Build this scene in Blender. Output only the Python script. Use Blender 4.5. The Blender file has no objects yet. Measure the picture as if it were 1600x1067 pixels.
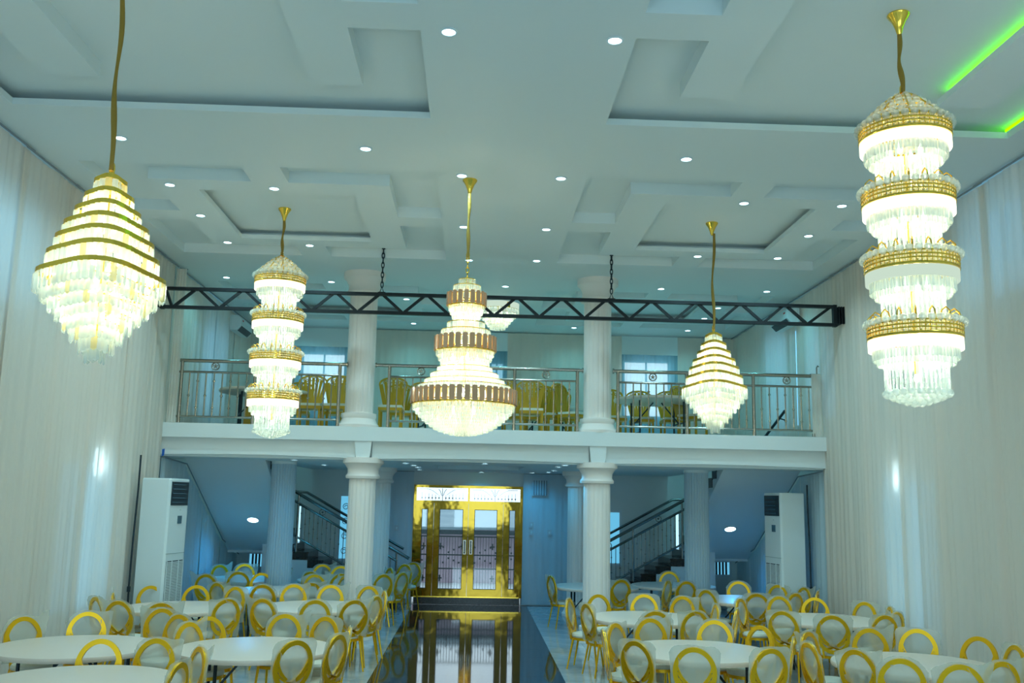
import bpy, math, random
from mathutils import Matrix, Vector

SC = bpy.context.scene
COL = SC.collection
PI = math.pi
random.seed(7)
R = math.radians

# ------------------------------------------------------------------ camera
cam_d = bpy.data.cameras.new('camera')
cam = bpy.data.objects.new('camera', cam_d)
COL.objects.link(cam)
_right = Vector((0.9989839, -0.0404807, 0.0198086))
_down = Vector((0.0262330, 0.1649144, -0.9859590))
_fwd = Vector((0.0366456, 0.9854768, 0.1658088))
_m = Matrix((( _right.x, -_down.x, -_fwd.x, 0.0),
             ( _right.y, -_down.y, -_fwd.y, 0.0),
             ( _right.z, -_down.z, -_fwd.z, 2.3),
             (0, 0, 0, 1)))
cam.matrix_world = _m
cam_d.sensor_width = 36.0
cam_d.lens = 1487.454 / 1600.0 * 36.0
cam_d.clip_start = 0.05
cam_d.clip_end = 200
SC.camera = cam

# ------------------------------------------------------------------ view, world, light levels
SC.view_settings.view_transform = 'Standard'
SC.view_settings.look = 'None'
SC.view_settings.gamma = 1.0
SC.view_settings.use_curve_mapping = False
SC.view_settings.exposure = 0.07
SC.cycles.transparent_max_bounces = 32
SC.cycles.max_bounces = 10
SC.cycles.diffuse_bounces = 6

world = bpy.data.worlds.new('sky')
SC.world = world
world.use_nodes = True
_bg = world.node_tree.nodes['Background']
_bg.inputs['Color'].default_value = (0.78, 0.92, 1.0, 1)
_bg.inputs['Strength'].default_value = 1.6

HALL_DOWN = ((0.48, 0.92, 1.08), 64.0)      # colour, watts of a hall downlight
GAL_DOWN = ((0.17, 0.92, 1.12), 29.0)
UNDER_DOWN = ((0.02, 0.50, 1.0), 26.0)
SOFFIT_DOWN = ((0.0, 0.40, 1.0), 60.0)
CHAND = (0.90, 1.0, 0.82)
CHAND_W = 13.0
REAR_FILL = (0.60, 0.90, 1.05)


def light(name, kind, loc, color, watts, parent=None, **kw):
    d = bpy.data.lights.new(name, kind)
    d.color = color
    d.energy = watts
    for k, v in kw.items():
        setattr(d, k, v)
    o = bpy.data.objects.new(name, d)
    COL.objects.link(o)
    o.location = loc
    if parent:
        o.parent = parent
    return o


# added fill lamps behind the camera for soft frontal light
for i, x in enumerate((-3.6, 0.4, 4.4)):
    o = light('rear_fill_light', 'AREA', (x, -3.9, 2.3), REAR_FILL, 95.0, shape='RECTANGLE', size=2.6, size_y=2.6)
    o.rotation_euler = (R(90), 0, 0)      # shines along +Y


# ------------------------------------------------------------------ materials
def new_mat(name):
    m = bpy.data.materials.new(name)
    m.use_nodes = True
    nt = m.node_tree
    nt.nodes.clear()
    out = nt.nodes.new('ShaderNodeOutputMaterial')
    return m, nt, out


def principled(name, color, rough=0.5, metal=0.0, spec=0.5, noise=None, bump=None, coat=0.0):
    m, nt, out = new_mat(name)
    p = nt.nodes.new('ShaderNodeBsdfPrincipled')
    p.inputs['Base Color'].default_value = (*color, 1)
    p.inputs['Roughness'].default_value = rough
    p.inputs['Metallic'].default_value = metal
    p.inputs['Specular IOR Level'].default_value = spec
    p.inputs['Coat Weight'].default_value = coat
    nt.links.new(p.outputs[0], out.inputs[0])
    if noise or bump:
        tc = nt.nodes.new('ShaderNodeTexCoord')
    if noise:                                    # (scale, second colour, contrast)
        n = nt.nodes.new('ShaderNodeTexNoise')
        n.inputs['Scale'].default_value = noise[0]
        n.inputs['Detail'].default_value = 5
        nt.links.new(tc.outputs['Object'], n.inputs['Vector'])
        r = nt.nodes.new('ShaderNodeValToRGB')
        r.color_ramp.elements[0].position = 0.5 - noise[2]
        r.color_ramp.elements[1].position = 0.5 + noise[2]
        r.color_ramp.elements[0].color = (*color, 1)
        r.color_ramp.elements[1].color = (*noise[1], 1)
        nt.links.new(n.outputs['Fac'], r.inputs[0])
        nt.links.new(r.outputs[0], p.inputs['Base Color'])
    if bump:                                     # (scale, strength, distance)
        n2 = nt.nodes.new('ShaderNodeTexNoise')
        n2.inputs['Scale'].default_value = bump[0]
        n2.inputs['Detail'].default_value = 3
        nt.links.new(tc.outputs['Object'], n2.inputs['Vector'])
        b = nt.nodes.new('ShaderNodeBump')
        b.inputs['Strength'].default_value = bump[1]
        b.inputs['Distance'].default_value = bump[2]
        nt.links.new(n2.outputs['Fac'], b.inputs['Height'])
        nt.links.new(b.outputs[0], p.inputs['Normal'])
    return m


def emission(name, color, strength):
    m, nt, out = new_mat(name)
    e = nt.nodes.new('ShaderNodeEmission')
    e.inputs[0].default_value = (*color, 1)
    e.inputs[1].default_value = strength
    nt.links.new(e.outputs[0], out.inputs[0])
    return m


def sheer(name, color, transp, transl, gloss=0.0, rough=0.2):
    """thin see-through sheet: transparent + translucent + diffuse (+ glossy)"""
    m, nt, out = new_mat(name)
    N = nt.nodes.new
    tr = N('ShaderNodeBsdfTransparent')
    tl = N('ShaderNodeBsdfTranslucent')
    df = N('ShaderNodeBsdfDiffuse')
    tl.inputs[0].default_value = (*color, 1)
    df.inputs[0].default_value = (*color, 1)
    a = N('ShaderNodeMixShader'); a.inputs[0].default_value = transl
    nt.links.new(df.outputs[0], a.inputs[1]); nt.links.new(tl.outputs[0], a.inputs[2])
    last = a
    if gloss:
        g = N('ShaderNodeBsdfGlossy'); g.inputs['Roughness'].default_value = rough
        b = N('ShaderNodeMixShader'); b.inputs[0].default_value = gloss
        nt.links.new(a.outputs[0], b.inputs[1]); nt.links.new(g.outputs[0], b.inputs[2])
        last = b
    c = N('ShaderNodeMixShader'); c.inputs[0].default_value = 1 - transp
    nt.links.new(tr.outputs[0], c.inputs[1]); nt.links.new(last.outputs[0], c.inputs[2])
    nt.links.new(c.outputs[0], out.inputs[0])
    return m


def glass(name, tint, reflect, rough=0.02):
    m, nt, out = new_mat(name)
    N = nt.nodes.new
    tr = N('ShaderNodeBsdfTransparent'); tr.inputs[0].default_value = (*tint, 1)
    g = N('ShaderNodeBsdfGlossy'); g.inputs['Roughness'].default_value = rough
    c = N('ShaderNodeMixShader'); c.inputs[0].default_value = reflect
    nt.links.new(tr.outputs[0], c.inputs[1]); nt.links.new(g.outputs[0], c.inputs[2])
    nt.links.new(c.outputs[0], out.inputs[0])
    return m


def stone(name, a, b, scale, rough, spec=0.5, contrast=0.12):
    return principled(name, a, rough, 0, spec, noise=(scale, b, contrast))


M = dict(
    plaster=principled('white_plaster', (0.78, 0.80, 0.78), 0.75, bump=(40, 0.05, 0.01)),
    plaster2=principled('white_emulsion', (0.72, 0.78, 0.78), 0.6),
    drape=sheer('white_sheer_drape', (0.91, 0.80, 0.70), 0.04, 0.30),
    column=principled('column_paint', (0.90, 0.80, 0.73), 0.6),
    drape_blue_lit=sheer('blue_lit_drape', (0.62, 0.74, 0.80), 0.04, 0.30),  # bluish copy of the white drape; blue light under the balcony put into colour
    curtain=sheer('window_curtain', (0.30, 0.58, 0.70), 0.25, 0.55),
    gold=principled('polished_gold', (0.98, 0.62, 0.09), 0.16, 1.0),
    gold_dark=principled('antique_gold', (0.50, 0.33, 0.07), 0.3, 1.0),
    gold_shaded=principled('shaded_gold_paint', (0.58, 0.31, 0.012), 0.4, 0.3),  # chair gold darkened; dim balcony light put into the colour
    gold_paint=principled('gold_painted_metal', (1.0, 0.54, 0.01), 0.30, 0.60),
    sleeve=principled('brown_gold_sleeve', (0.33, 0.19, 0.02), 0.6, 0.1, bump=(30, 0.4, 0.02)),
    door_gold=principled('gold_film', (0.30, 0.178, 0.022), 0.07, 1.0, bump=(1.4, 0.10, 0.08)),
    rose=principled('smoked_amber_glass', (0.66, 0.36, 0.20), 0.14, 0.25),
    crystal=sheer('crystal', (0.93, 1.0, 0.94), 0.46, 0.42, gloss=0.36, rough=0.05),
    crystal_amber=sheer('amber_crystal', (1.0, 0.84, 0.34), 0.40, 0.45, gloss=0.30, rough=0.06),
    bulb=emission('warm_bulb', (0.95, 1.0, 0.80), 8.0),
    led_ring=emission('led_ring', (1.0, 0.97, 0.72), 2.2),
    led_ring_dim=emission('led_ring_dim', (0.80, 1.0, 0.82), 0.7),
    downlight=emission('downlight_lens', (0.62, 0.93, 1.0), 9.0),
    green=emission('green_led', (0.12, 1.0, 0.0), 5.0),
    lamp=emission('cool_lamp', (0.62, 0.88, 1.0), 16.0),
    day=emission('daylight_pane', (0.42, 0.80, 1.0), 1.5),
    day_bright=emission('bright_daylight_pane', (0.70, 0.92, 1.0), 2.0),
    day_dim=emission('daylight_pane_dim', (0.14, 0.52, 0.78), 0.95),
    day_drape=emission('daylight_pane_soft', (0.20, 0.62, 1.0), 1.6),
    steel=principled('brushed_steel', (0.42, 0.375, 0.32), 0.24, 1.0),
    steel_dark_reflection=principled('stair_steel', (0.30, 0.30, 0.29), 0.22, 1.0),  # steel copy for the stairs, dark reflections put into its colour
    black=principled('black_steel', (0.012, 0.016, 0.018), 0.5, 0.3),
    dark=principled('dark_grey_metal', (0.02, 0.035, 0.045), 0.45, 0.4),
    table=principled('white_plastic_table', (0.80, 0.65, 0.54), 0.35),
    cream=principled('cream_vinyl', (0.74, 0.72, 0.60), 0.5),
    plastic=sheer('clear_wrap', (0.76, 0.74, 0.62), 0.60, 0.35, gloss=0.10, rough=0.25),
    granite=stone('dark_granite', (0.006, 0.006, 0.007), (0.035, 0.028, 0.026), 70, 0.05, 0.6),
    stair_granite=stone('stair_granite', (0.012, 0.010, 0.010), (0.03, 0.022, 0.02), 60, 0.2),
    tile=stone('marble_tile', (0.27, 0.33, 0.36), (0.46, 0.50, 0.50), 2.6, 0.07, 0.5, 0.2),
    grout=principled('grout', (0.25, 0.28, 0.30), 0.8),
    ac=principled('white_enamel', (0.74, 0.80, 0.80), 0.32),
    ac_grey=principled('grey_grille', (0.42, 0.50, 0.50), 0.5),
    ac_dark=principled('dark_vent', (0.015, 0.03, 0.04), 0.4),
    display=principled('grey_display', (0.07, 0.14, 0.18), 0.2),
    pane=glass('clear_glass', (0.90, 0.95, 0.97), 0.06),
    frame_white=principled('white_frame', (0.70, 0.78, 0.82), 0.4),
    pink=principled('pink_wall', (0.36, 0.27, 0.34), 0.8, noise=(3, (0.46, 0.36, 0.42), 0.2)),
    roof=principled('blue_grey_roof', (0.16, 0.25, 0.30), 0.6, noise=(2, (0.24, 0.33, 0.38), 0.2)),
    yard=principled('concrete_yard', (0.55, 0.58, 0.60), 0.9),
    tape=principled('blue_tape', (0.0, 0.10, 0.42), 0.5),
    amber=principled('orange_glow_colour', (0.75, 0.33, 0.02), 0.4),  # colour of an orange glow whose source is unknown
    red=principled('red_sticker', (0.6, 0.05, 0.04), 0.5),
    switch=principled('white_switch', (0.55, 0.58, 0.60), 0.4),
)


# ------------------------------------------------------------------ mesh builder
class MB:
    def __init__(self):
        self.v, self.f = [], []

    def add(self, vs, fs):
        n = len(self.v)
        self.v += [tuple(p) for p in vs]
        self.f += [tuple(i + n for i in q) for q in fs]
        return self

    def box(self, x0, x1, y0, y1, z0, z1, mat=None):
        vs = [(x, y, z) for z in (z0, z1) for y in (y0, y1) for x in (x0, x1)]
        if mat:
            vs = [mat @ Vector(p) for p in vs]
        return self.add(vs, [(0, 2, 3, 1), (4, 5, 7, 6), (0, 1, 5, 4), (2, 6, 7, 3), (0, 4, 6, 2), (1, 3, 7, 5)])

    def bar(self, a, b, w, h=None, up=(0, 0, 1)):
        """square bar from a to b"""
        h = h or w
        a, b = Vector(a), Vector(b)
        d = (b - a).normalized()
        u = Vector(up)
        if abs(d.dot(u)) > 0.98:
            u = Vector((0, 1, 0))
        s = d.cross(u).normalized()
        t = s.cross(d).normalized()
        vs = []
        for p in (a, b):
            for i, j in ((-1, -1), (1, -1), (1, 1), (-1, 1)):
                vs.append(p + s * (i * w / 2) + t * (j * h / 2))
        return self.add(vs, [(0, 3, 2, 1), (4, 5, 6, 7), (0, 1, 5, 4), (1, 2, 6, 5), (2, 3, 7, 6), (3, 0, 4, 7)])

    def tube(self, pts, r, n=8, closed=False, cap=True):
        pts = [Vector(p) for p in pts]
        k = len(pts)
        vs, fs = [], []
        prev = None
        for i, p in enumerate(pts):
            if closed:
                d = (pts[(i + 1) % k] - pts[i - 1]).normalized()
            else:
                d = (pts[min(i + 1, k - 1)] - pts[max(i - 1, 0)]).normalized()
            if prev is None:
                u = Vector((0, 0, 1)) if abs(d.z) < 0.9 else Vector((1, 0, 0))
                s = d.cross(u).normalized()
            else:
                s = (prev - d * prev.dot(d)).normalized()
            prev = s
            t = d.cross(s)
            rr = r[i] if isinstance(r, (list, tuple)) else r
            for j in range(n):
                a = 2 * PI * j / n
                vs.append(p + s * (rr * math.cos(a)) + t * (rr * math.sin(a)))
        m = k if closed else k - 1
        for i in range(m):
            for j in range(n):
                a, b = i * n + j, i * n + (j + 1) % n
                c, d2 = ((i + 1) % k) * n + (j + 1) % n, ((i + 1) % k) * n + j
                fs.append((a, b, c, d2))
        if cap and not closed:
            fs.append(tuple(range(n - 1, -1, -1)))
            fs.append(tuple(range((k - 1) * n, k * n)))
        return self.add(vs, fs)

    def lathe(self, prof, n=32, c=(0, 0, 0), flute=None, cap=True):
        """prof: (radius, z) list; flute: (count, depth, z0, z1)"""
        vs, fs = [], []
        for (r, z) in prof:
            for j in range(n):
                a = 2 * PI * j / n
                rr = r
                if flute and flute[2] <= z <= flute[3]:
                    rr = r - flute[1] * max(0.0, math.cos(a * flute[0])) ** 1.5
                vs.append((c[0] + rr * math.cos(a), c[1] + rr * math.sin(a), c[2] + z))
        for i in range(len(prof) - 1):
            for j in range(n):
                k = (j + 1) % n
                fs.append((i * n + j, i * n + k, (i + 1) * n + k, (i + 1) * n + j))
        if cap:
            fs.append(tuple(range(n - 1, -1, -1)))
            fs.append(tuple(range((len(prof) - 1) * n, len(prof) * n)))
        return self.add(vs, fs)

    def prism(self, outline, y0, y1):
        """outline in xz extruded along y"""
        n = len(outline)
        vs = [(x, y0, z) for x, z in outline] + [(x, y1, z) for x, z in outline]
        fs = [tuple(range(n)), tuple(range(2 * n - 1, n - 1, -1))]
        for i in range(n):
            j = (i + 1) % n
            fs.append((i, i + n, j + n, j))
        return self.add(vs, fs)

    def mesh(self, name, mat, smooth=False):
        me = bpy.data.meshes.new(name)
        me.from_pydata(self.v, [], self.f)
        me.validate()
        if mat:
            me.materials.append(mat)
        if smooth:
            me.polygons.foreach_set('use_smooth', [True] * len(me.polygons))
            try:
                me.set_sharp_from_angle(angle=R(38))
            except Exception:
                pass
        me.update()
        return me

    def build(self, name, mat, parent=None, loc=None, smooth=False):
        return inst(name, self.mesh(name, mat, smooth), parent, loc)


def inst(name, me, parent=None, loc=None, rot=None):
    o = bpy.data.objects.new(name, me)
    COL.objects.link(o)
    if parent is not None:
        o.parent = parent
    if loc is not None:
        o.location = loc
    if rot is not None:
        o.rotation_euler = rot
    return o


def tag(o, label=None, cat=None, group=None, kind=None):
    if label: o['label'] = label
    if cat: o['category'] = cat
    if group: o['group'] = group
    if kind: o['kind'] = kind
    return o


def thing(name, loc, label, cat, group=None, rz=0.0):
    o = bpy.data.objects.new(name, None)
    COL.objects.link(o)
    o.location = loc
    o.rotation_euler = (0, 0, rz)
    return tag(o, label, cat, group)


def struct(name, mb, mat, parent=None, label=None, smooth=False):
    o = mb.build(name, mat, parent, smooth=smooth)
    if parent is None:
        o['kind'] = 'structure'
        if label: o['label'] = label
    return o


def copy_tree(o, parent=None):
    c = o.copy()
    COL.objects.link(c)
    if parent is not None:
        c.parent = parent
    for ch in KIDS.get(o.name, o.children):
        copy_tree(ch, c)
    return c


KIDS = {}
ORD = ['first', 'second', 'third', 'fourth', 'fifth', 'sixth', 'seventh', 'eighth', 'ninth', 'tenth', 'eleventh', 'twelfth']

XL, XR = -5.27, 6.09          # drape faces
WL, WR = -5.62, 6.44          # wall faces
YB = 22.1                     # drape of the far wall
YW = 22.35                    # far wall face
ZC, ZR = 6.245, 6.40          # dropped ceiling, recessed ceiling
YG = 16.34                    # balcony front
ZG = 3.50                     # balcony floor
ZU = 2.95                     # ceiling under the balcony

# ------------------------------------------------------------------ floor
AL, AR = -1.28, 1.26
fl = struct('floor', MB().box(-6.2, 7.0, -4.3, 22.9, -0.3, -0.03), M['grout'], label='tiled hall floor with a dark polished granite aisle')
slab_me = MB().box(0, (AR - AL) / 4 - 0.002, 0, 0.793, -0.03, 0.0).mesh('granite_slab', M['granite'])
for iy in range(19):
    for ix in range(4):
        inst('granite_slab', slab_me, fl, (AL + ix * (AR - AL) / 4, 6.9 + iy * 0.795, 0))
tile_me = MB().box(0, 0.597, 0, 0.597, -0.03, 0.0).mesh('floor_tile', M['tile'])
rest = MB()
for side in (-1, 1):
    for ix in range(9):
        x0 = AR + 0.003 + ix * 0.6 if side > 0 else AL - 0.6 - ix * 0.6
        for iy in range(26):
            y0 = 6.9 + iy * 0.6
            if y0 + 0.6 > 22.4:
                continue
            if ix < 4:
                inst('floor_tile', tile_me, fl, (x0, y0, 0))
            else:
                rest.box(x0, x0 + 0.597, y0, y0 + 0.597, -0.03, 0.0)
rest.box(-6.2, 7.0, -4.3, 6.89, -0.03, 0.0)
tag(rest.build('floor_tiles', M['tile'], fl), kind='stuff')

# ------------------------------------------------------------------ walls and window openings behind the drapes
struct('wall_left', MB().box(WL - 0.25, WL, -4.3, 22.6, -0.3, 6.8), M['plaster'], label='white side wall behind the drapes')
struct('wall_right', MB().box(WR, WR + 0.25, -4.3, 22.6, -0.3, 6.8), M['plaster'], label='white side wall behind the drapes')
struct('wall_rear', MB().box(WL - 0.25, WR + 0.25, -4.3, -4.1, -0.3, 6.8), M['plaster'], label='white end wall behind the photographer')
DX0, DX1, DZ0, DZ1 = -1.34, 1.135, 0.0, 2.64
wf = MB()
wf.box(WL - 0.25, DX0, YW, YW + 0.25, -0.3, 6.8)
wf.box(DX1, WR + 0.25, YW, YW + 0.25, -0.3, 6.8)
wf.box(DX0, DX1, YW, YW + 0.25, DZ1, 6.8)
struct('wall_far', wf, M['plaster2'], label='far end wall with the gold entrance door')


def window(n, axis, c0, c1, z0, z1, pos, mat, label, bars=2, sign=1):
    """a framed lit window on a wall; axis x: far wall, axis y: side wall"""
    root = bpy.data.objects.new('window_%d' % n, None)
    COL.objects.link(root)
    tag(root, label, kind='structure')
    t = 0.05

    def b(a0, a1, d0, d1, q0, q1):
        m = MB()
        if axis == 'x':
            return m.box(a0, a1, pos - d1, pos - d0, q0, q1)
        return m.box(pos + sign * d0 if sign > 0 else pos - d1, pos + d1 if sign > 0 else pos - d0, a0, a1, q0, q1)
    b(c0, c1, 0.0, 0.02, z0, z1).build('pane', mat, root)
    fr = MB()
    for (a0, a1, q0, q1) in ((c0 - t, c0, z0 - t, z1 + t), (c1, c1 + t, z0 - t, z1 + t), (c0, c1, z0 - t, z0), (c0, c1, z1, z1 + t)):
        fr.add(*(lambda mm: (mm.v, mm.f))(b(a0, a1, 0.0, 0.06, q0, q1)))
    fr.build('window_frame', M['frame_white'], root)
    for k in range(1, bars + 1):
        c = c0 + (c1 - c0) * k / (bars + 1)
        b(c - 0.02, c + 0.02, 0.02, 0.05, z0, z1).build('mullion', M['dark'], root)
    return root


# far wall of the gallery: three windows; side walls: tall windows behind the drapes
window(1, 'x', -4.05, -3.10, 4.35, 5.62, YW, M['day_bright'], 'bright window with blue curtain above the left balcony chairs', 1)
window(2, 'x', 0.05, 0.62, 4.35, 5.50, YW, M['day'], 'narrow barred window behind the large central chandelier', 3)
window(3, 'x', 3.52, 4.55, 4.35, 5.62, YW, M['day_bright'], 'bright window with blue curtain above the right balcony table', 1)
window(4, 'y', 18.5, 20.1, 3.9, 5.7, WL, M['day_drape'], 'tall window behind the drapes on the left of the balcony', 1, 1)
window(5, 'y', 18.5, 19.7, 3.9, 5.8, WR, M['day_drape'], 'tall window behind the drapes on the right of the balcony', 1, -1)
window(6, 'y', 16.5, 17.2, 3.9, 5.5, WR, M['day_drape'], 'window behind the drapes by the right end of the balcony rail', 0, -1)
window(7, 'y', 9.2, 11.4, 4.5, 5.6, WL, M['day_drape'], 'high window glowing blue through the left drapes', 2, 1)
window(8, 'y', 10.1, 11.5, 4.9, 6.0, WR, M['day_drape'], 'high window glowing blue through the right drapes', 2, -1)
window(9, 'y', 13.25, 14.5, 0.7, 2.7, WL, M['day_drape'], 'low window glowing blue through the left drapes', 1, 1)
window(10, 'y', 13.1, 14.15, 0.5, 2.7, WR, M['day_drape'], 'low window glowing blue through the right drapes', 1, -1)
window(11, 'x', -5.02, -4.50, 0.74, 1.02, YW - 0.02, M['day_dim'], 'small low window under the left stair landing', 6)
window(12, 'x', 5.42, 5.95, 0.74, 1.02, YW - 0.02, M['day_dim'], 'small low window under the right stair landing', 6)
window(13, 'x', -3.02, -2.60, 0.95, 2.35, YW - 0.02, M['day_dim'], 'narrow window with scroll ironwork beside the left staircase', 0)
window(14, 'x', 3.02, 3.40, 0.95, 2.10, YW - 0.02, M['day_dim'], 'narrow window behind the foot of the right staircase', 0)
window(15, 'x', -3.98, -3.91, 1.30, 2.10, YW - 0.02, M['day'], 'narrow window above the left stair steps', 0)
window(16, 'x', 4.71, 4.78, 1.30, 2.10, YW - 0.02, M['day'], 'narrow window above the right stair steps', 0)
for i, x in enumerate((-3.6, 0.4, 4.4)):  # unseen windows added to go with the rear fill lamps
    window(17 + i, 'x', x - 1.3, x + 1.3, 1.0, 3.6, -4.1 + 0.02, M['frame_white'], 'added unseen window around a fill lamp behind the photographer', 2)

# scroll ironwork of the stair window
root13 = bpy.data.objects['window_13']
sw = MB()
for k in range(4):
    zc = 1.12 + k * 0.33
    for s in (-1, 1):
        pts = []
        for j in range(15):
            a = j / 14 * 3.2 * PI
            r_ = 0.085 * (1 - 0.75 * j / 14)
            pts.append((-2.81 + s * (0.09 - 0.0) + s * r_ * math.cos(a + PI), YW - 0.10, zc + r_ * math.sin(a)))
        sw.tube(pts, 0.008, 5)
sw.bar((-2.81, YW - 0.10, 0.97), (-2.81, YW - 0.10, 2.33), 0.02)
sw.build('scroll_ironwork', M['dark'], root13)

# ------------------------------------------------------------------ ceiling with stepped coffers
XA = [-4.86, -4.22, -3.69, -2.92, -2.45, -1.67, -1.17, -0.55]
XB = [1.30, 1.93, 2.44, 3.23, 3.66, 4.50, 5.05, 5.63]
YO = [-2.13, -1.56, -1.16, -0.20, 0.24, 1.17, 1.52, 2.14]
GROUPS = [(1.42, 1.0), (7.35, 1.0), (13.28, 1.0), (19.3, 0.84)]


def recessed(x, y, under=0.0):
    for gi, (c, s) in enumerate(GROUPS):
        yo = [c + q * s for q in YO]
        for xs in (XA, XB):
            e = 0.0
            cove = under and gi == 1
            o0, o1, p0, p1 = xs[0], xs[7], yo[0], yo[7]
            if cove:
                o0 -= under; o1 += under; p1 += under
            if not (o0 < x < o1 and p0 < y < p1):
                continue
            u = under
            if gi == 1 and y > c:
                if y > c + 1.40 + (u if x > 3 else 0):
                    return True
                return not (xs[1] < x < xs[2] or xs[5] + (u if xs is XB else 0) < x < xs[6] - (0.0)) and not (y < yo[4] and (x < xs[1] or x > xs[6]))
            if xs[2] - u < x < xs[5] + u and yo[2] - u < y < yo[5] + u:
                return True
            if xs[1] < x < xs[6] and yo[1] < y < yo[6]:
                return False
            if xs[3] < x < xs[4] and not (gi == 1 and y > c):
                return False
            if yo[3] < y < yo[4] and not (gi == 1 and False):
                return False
            return True
    return False


def ceiling_layer(mb, z0, z1, under):
    xs = {WL - 0.2, WR + 0.2}
    for g in (XA, XB):
        xs |= set(g)
        if under:
            xs |= {g[0] - under, g[7] + under, g[2] - under, g[5] + under}
    ys = {-4.2, 22.5}
    for c, s in GROUPS:
        y_ = [c + q * s for q in YO]
        ys |= {q for q in y_ if q > -4.2}
        if c == GROUPS[1][0]:
            ys |= {c, c + 1.40}
        if under:
            ys |= {y_[7] + under, y_[2] - under, y_[5] + under}
    xs, ys = sorted(xs), sorted(ys)
    for j in range(len(ys) - 1):
        run = None
        for i in range(len(xs) - 1):
            solid = not recessed((xs[i] + xs[i + 1]) / 2, (ys[j] + ys[j + 1]) / 2, under)
            if solid and run is None:
                run = xs[i]
            if run is not None and (not solid or i == len(xs) - 2):
                mb.box(run, xs[i + 1] if solid else xs[i], ys[j], ys[j + 1], z0, z1)
                run = None


ce = MB()
ceiling_layer(ce, ZC, ZC + 0.07, 0.0)
ceiling_layer(ce, ZC + 0.07, ZR, 0.22)
ce.box(WL - 0.2, WR + 0.2, -4.2, 22.5, ZR, ZR + 0.2)
struct('ceiling', ce, M['plaster2'], label='white hall ceiling with stepped coffers')


def ceil_z(x, y):
    return ZR if recessed(x, y) else ZC


# green led strips lying in the coves of the right front coffer
def led(x0, x1, y0, y1, label):
    r_ = thing('led_strip', ((x0 + x1) / 2, (y0 + y1) / 2, ZC + 0.07), label, 'led strip')
    w, l = (x1 - x0) / 2, (y1 - y0) / 2
    MB().box(-w, w, -l, l, 0.0, 0.04).build('strip_board', M['frame_white'], r_)
    MB().box(-w, w, -l, l, 0.04, 0.075).build('light_tube', M['green'], r_)


led(4.585, 4.64, 6.4, 8.68, 'green glowing led strip along the inner cove of the coffer by the tall chandelier')
led(5.67, 5.72, 7.66, 9.60, 'green glowing led strip in the outer ceiling cove near the right drapes')

# ------------------------------------------------------------------ balcony slab, beam and ceiling underneath
bs = MB()
WXL, WXR = WL, WR
bs.box(WXL, -4.05, YG + 0.12, 17.1, 3.05, ZG)
bs.box(4.9, WXR, YG + 0.12, 17.1, 3.05, ZG)
bs.box(-3.75, 4.55, 17.1, YW, 3.05, ZG)
bs.box(-4.05, 4.9, YG + 0.12, 17.1, 3.05, ZG)
struct('trim_1', bs, M['plaster2'], label='white balcony floor slab')
struct('trim_2', MB().box(XL - 0.1, XR + 0.1, YG - 0.06, YG + 0.14, 3.265, ZG + 0.005), M['plaster'], label='white fascia band along the front edge of the balcony')
bm_ = MB()
# recessed beam face in three spans, rounded upper corners, between pilaster blocks
for (xa, xb) in ((XL - 0.1, -2.02), (-1.74, 1.97), (2.26, XR + 0.1)):
    n = 14
    top, bot = [], []
    for i in range(n + 1):
        t = i / n
        x = xa + (xb - xa) * t
        e = min(t, 1 - t) * (xb - xa)
        dz = 0.0
        top.append((x, 3.27))
        bot.append((x, ZU + 0.02 + 0.03 * math.sin(PI * t)))
    bm_.prism(top + bot[::-1], YG + 0.05, YG + 0.16)
struct('trim_3', bm_, M['plaster'], label='white beam face under the balcony fascia')
for i, (xa, xb) in enumerate(((-2.03, -1.74), (1.97, 2.27))):
    pb = MB()
    pb.prism([(xa, 3.27), (xb, 3.27), (xb - 0.03, 2.99), (xa + 0.03, 2.99)], YG - 0.04, YG + 0.2)
    struct('trim_%d' % (4 + i), pb, M['plaster'], label='white pilaster block over the %s lower column' % ('left', 'right')[i])
uc = MB()
uc.box(-3.75, -0.75, YG + 0.14, YW, ZU, 3.06)
uc.box(0.95, 4.55, YG + 0.14, YW, ZU, 3.06)
uc.box(-0.75, 0.95, YG + 0.14, 18.0, ZU, 3.06)
uc.box(-0.75, 0.95, 20.2, YW, ZU, 3.06)
uc.box(WXL, -3.75, YG + 0.14, 17.25, ZU, 3.06)
uc.box(4.55, WXR, YG + 0.14, 17.25, ZU, 3.06)
struct('trim_6', uc, M['plaster2'], label='white ceiling under the balcony')

# ------------------------------------------------------------------ columns
COLG = 'round fluted white columns'


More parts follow.
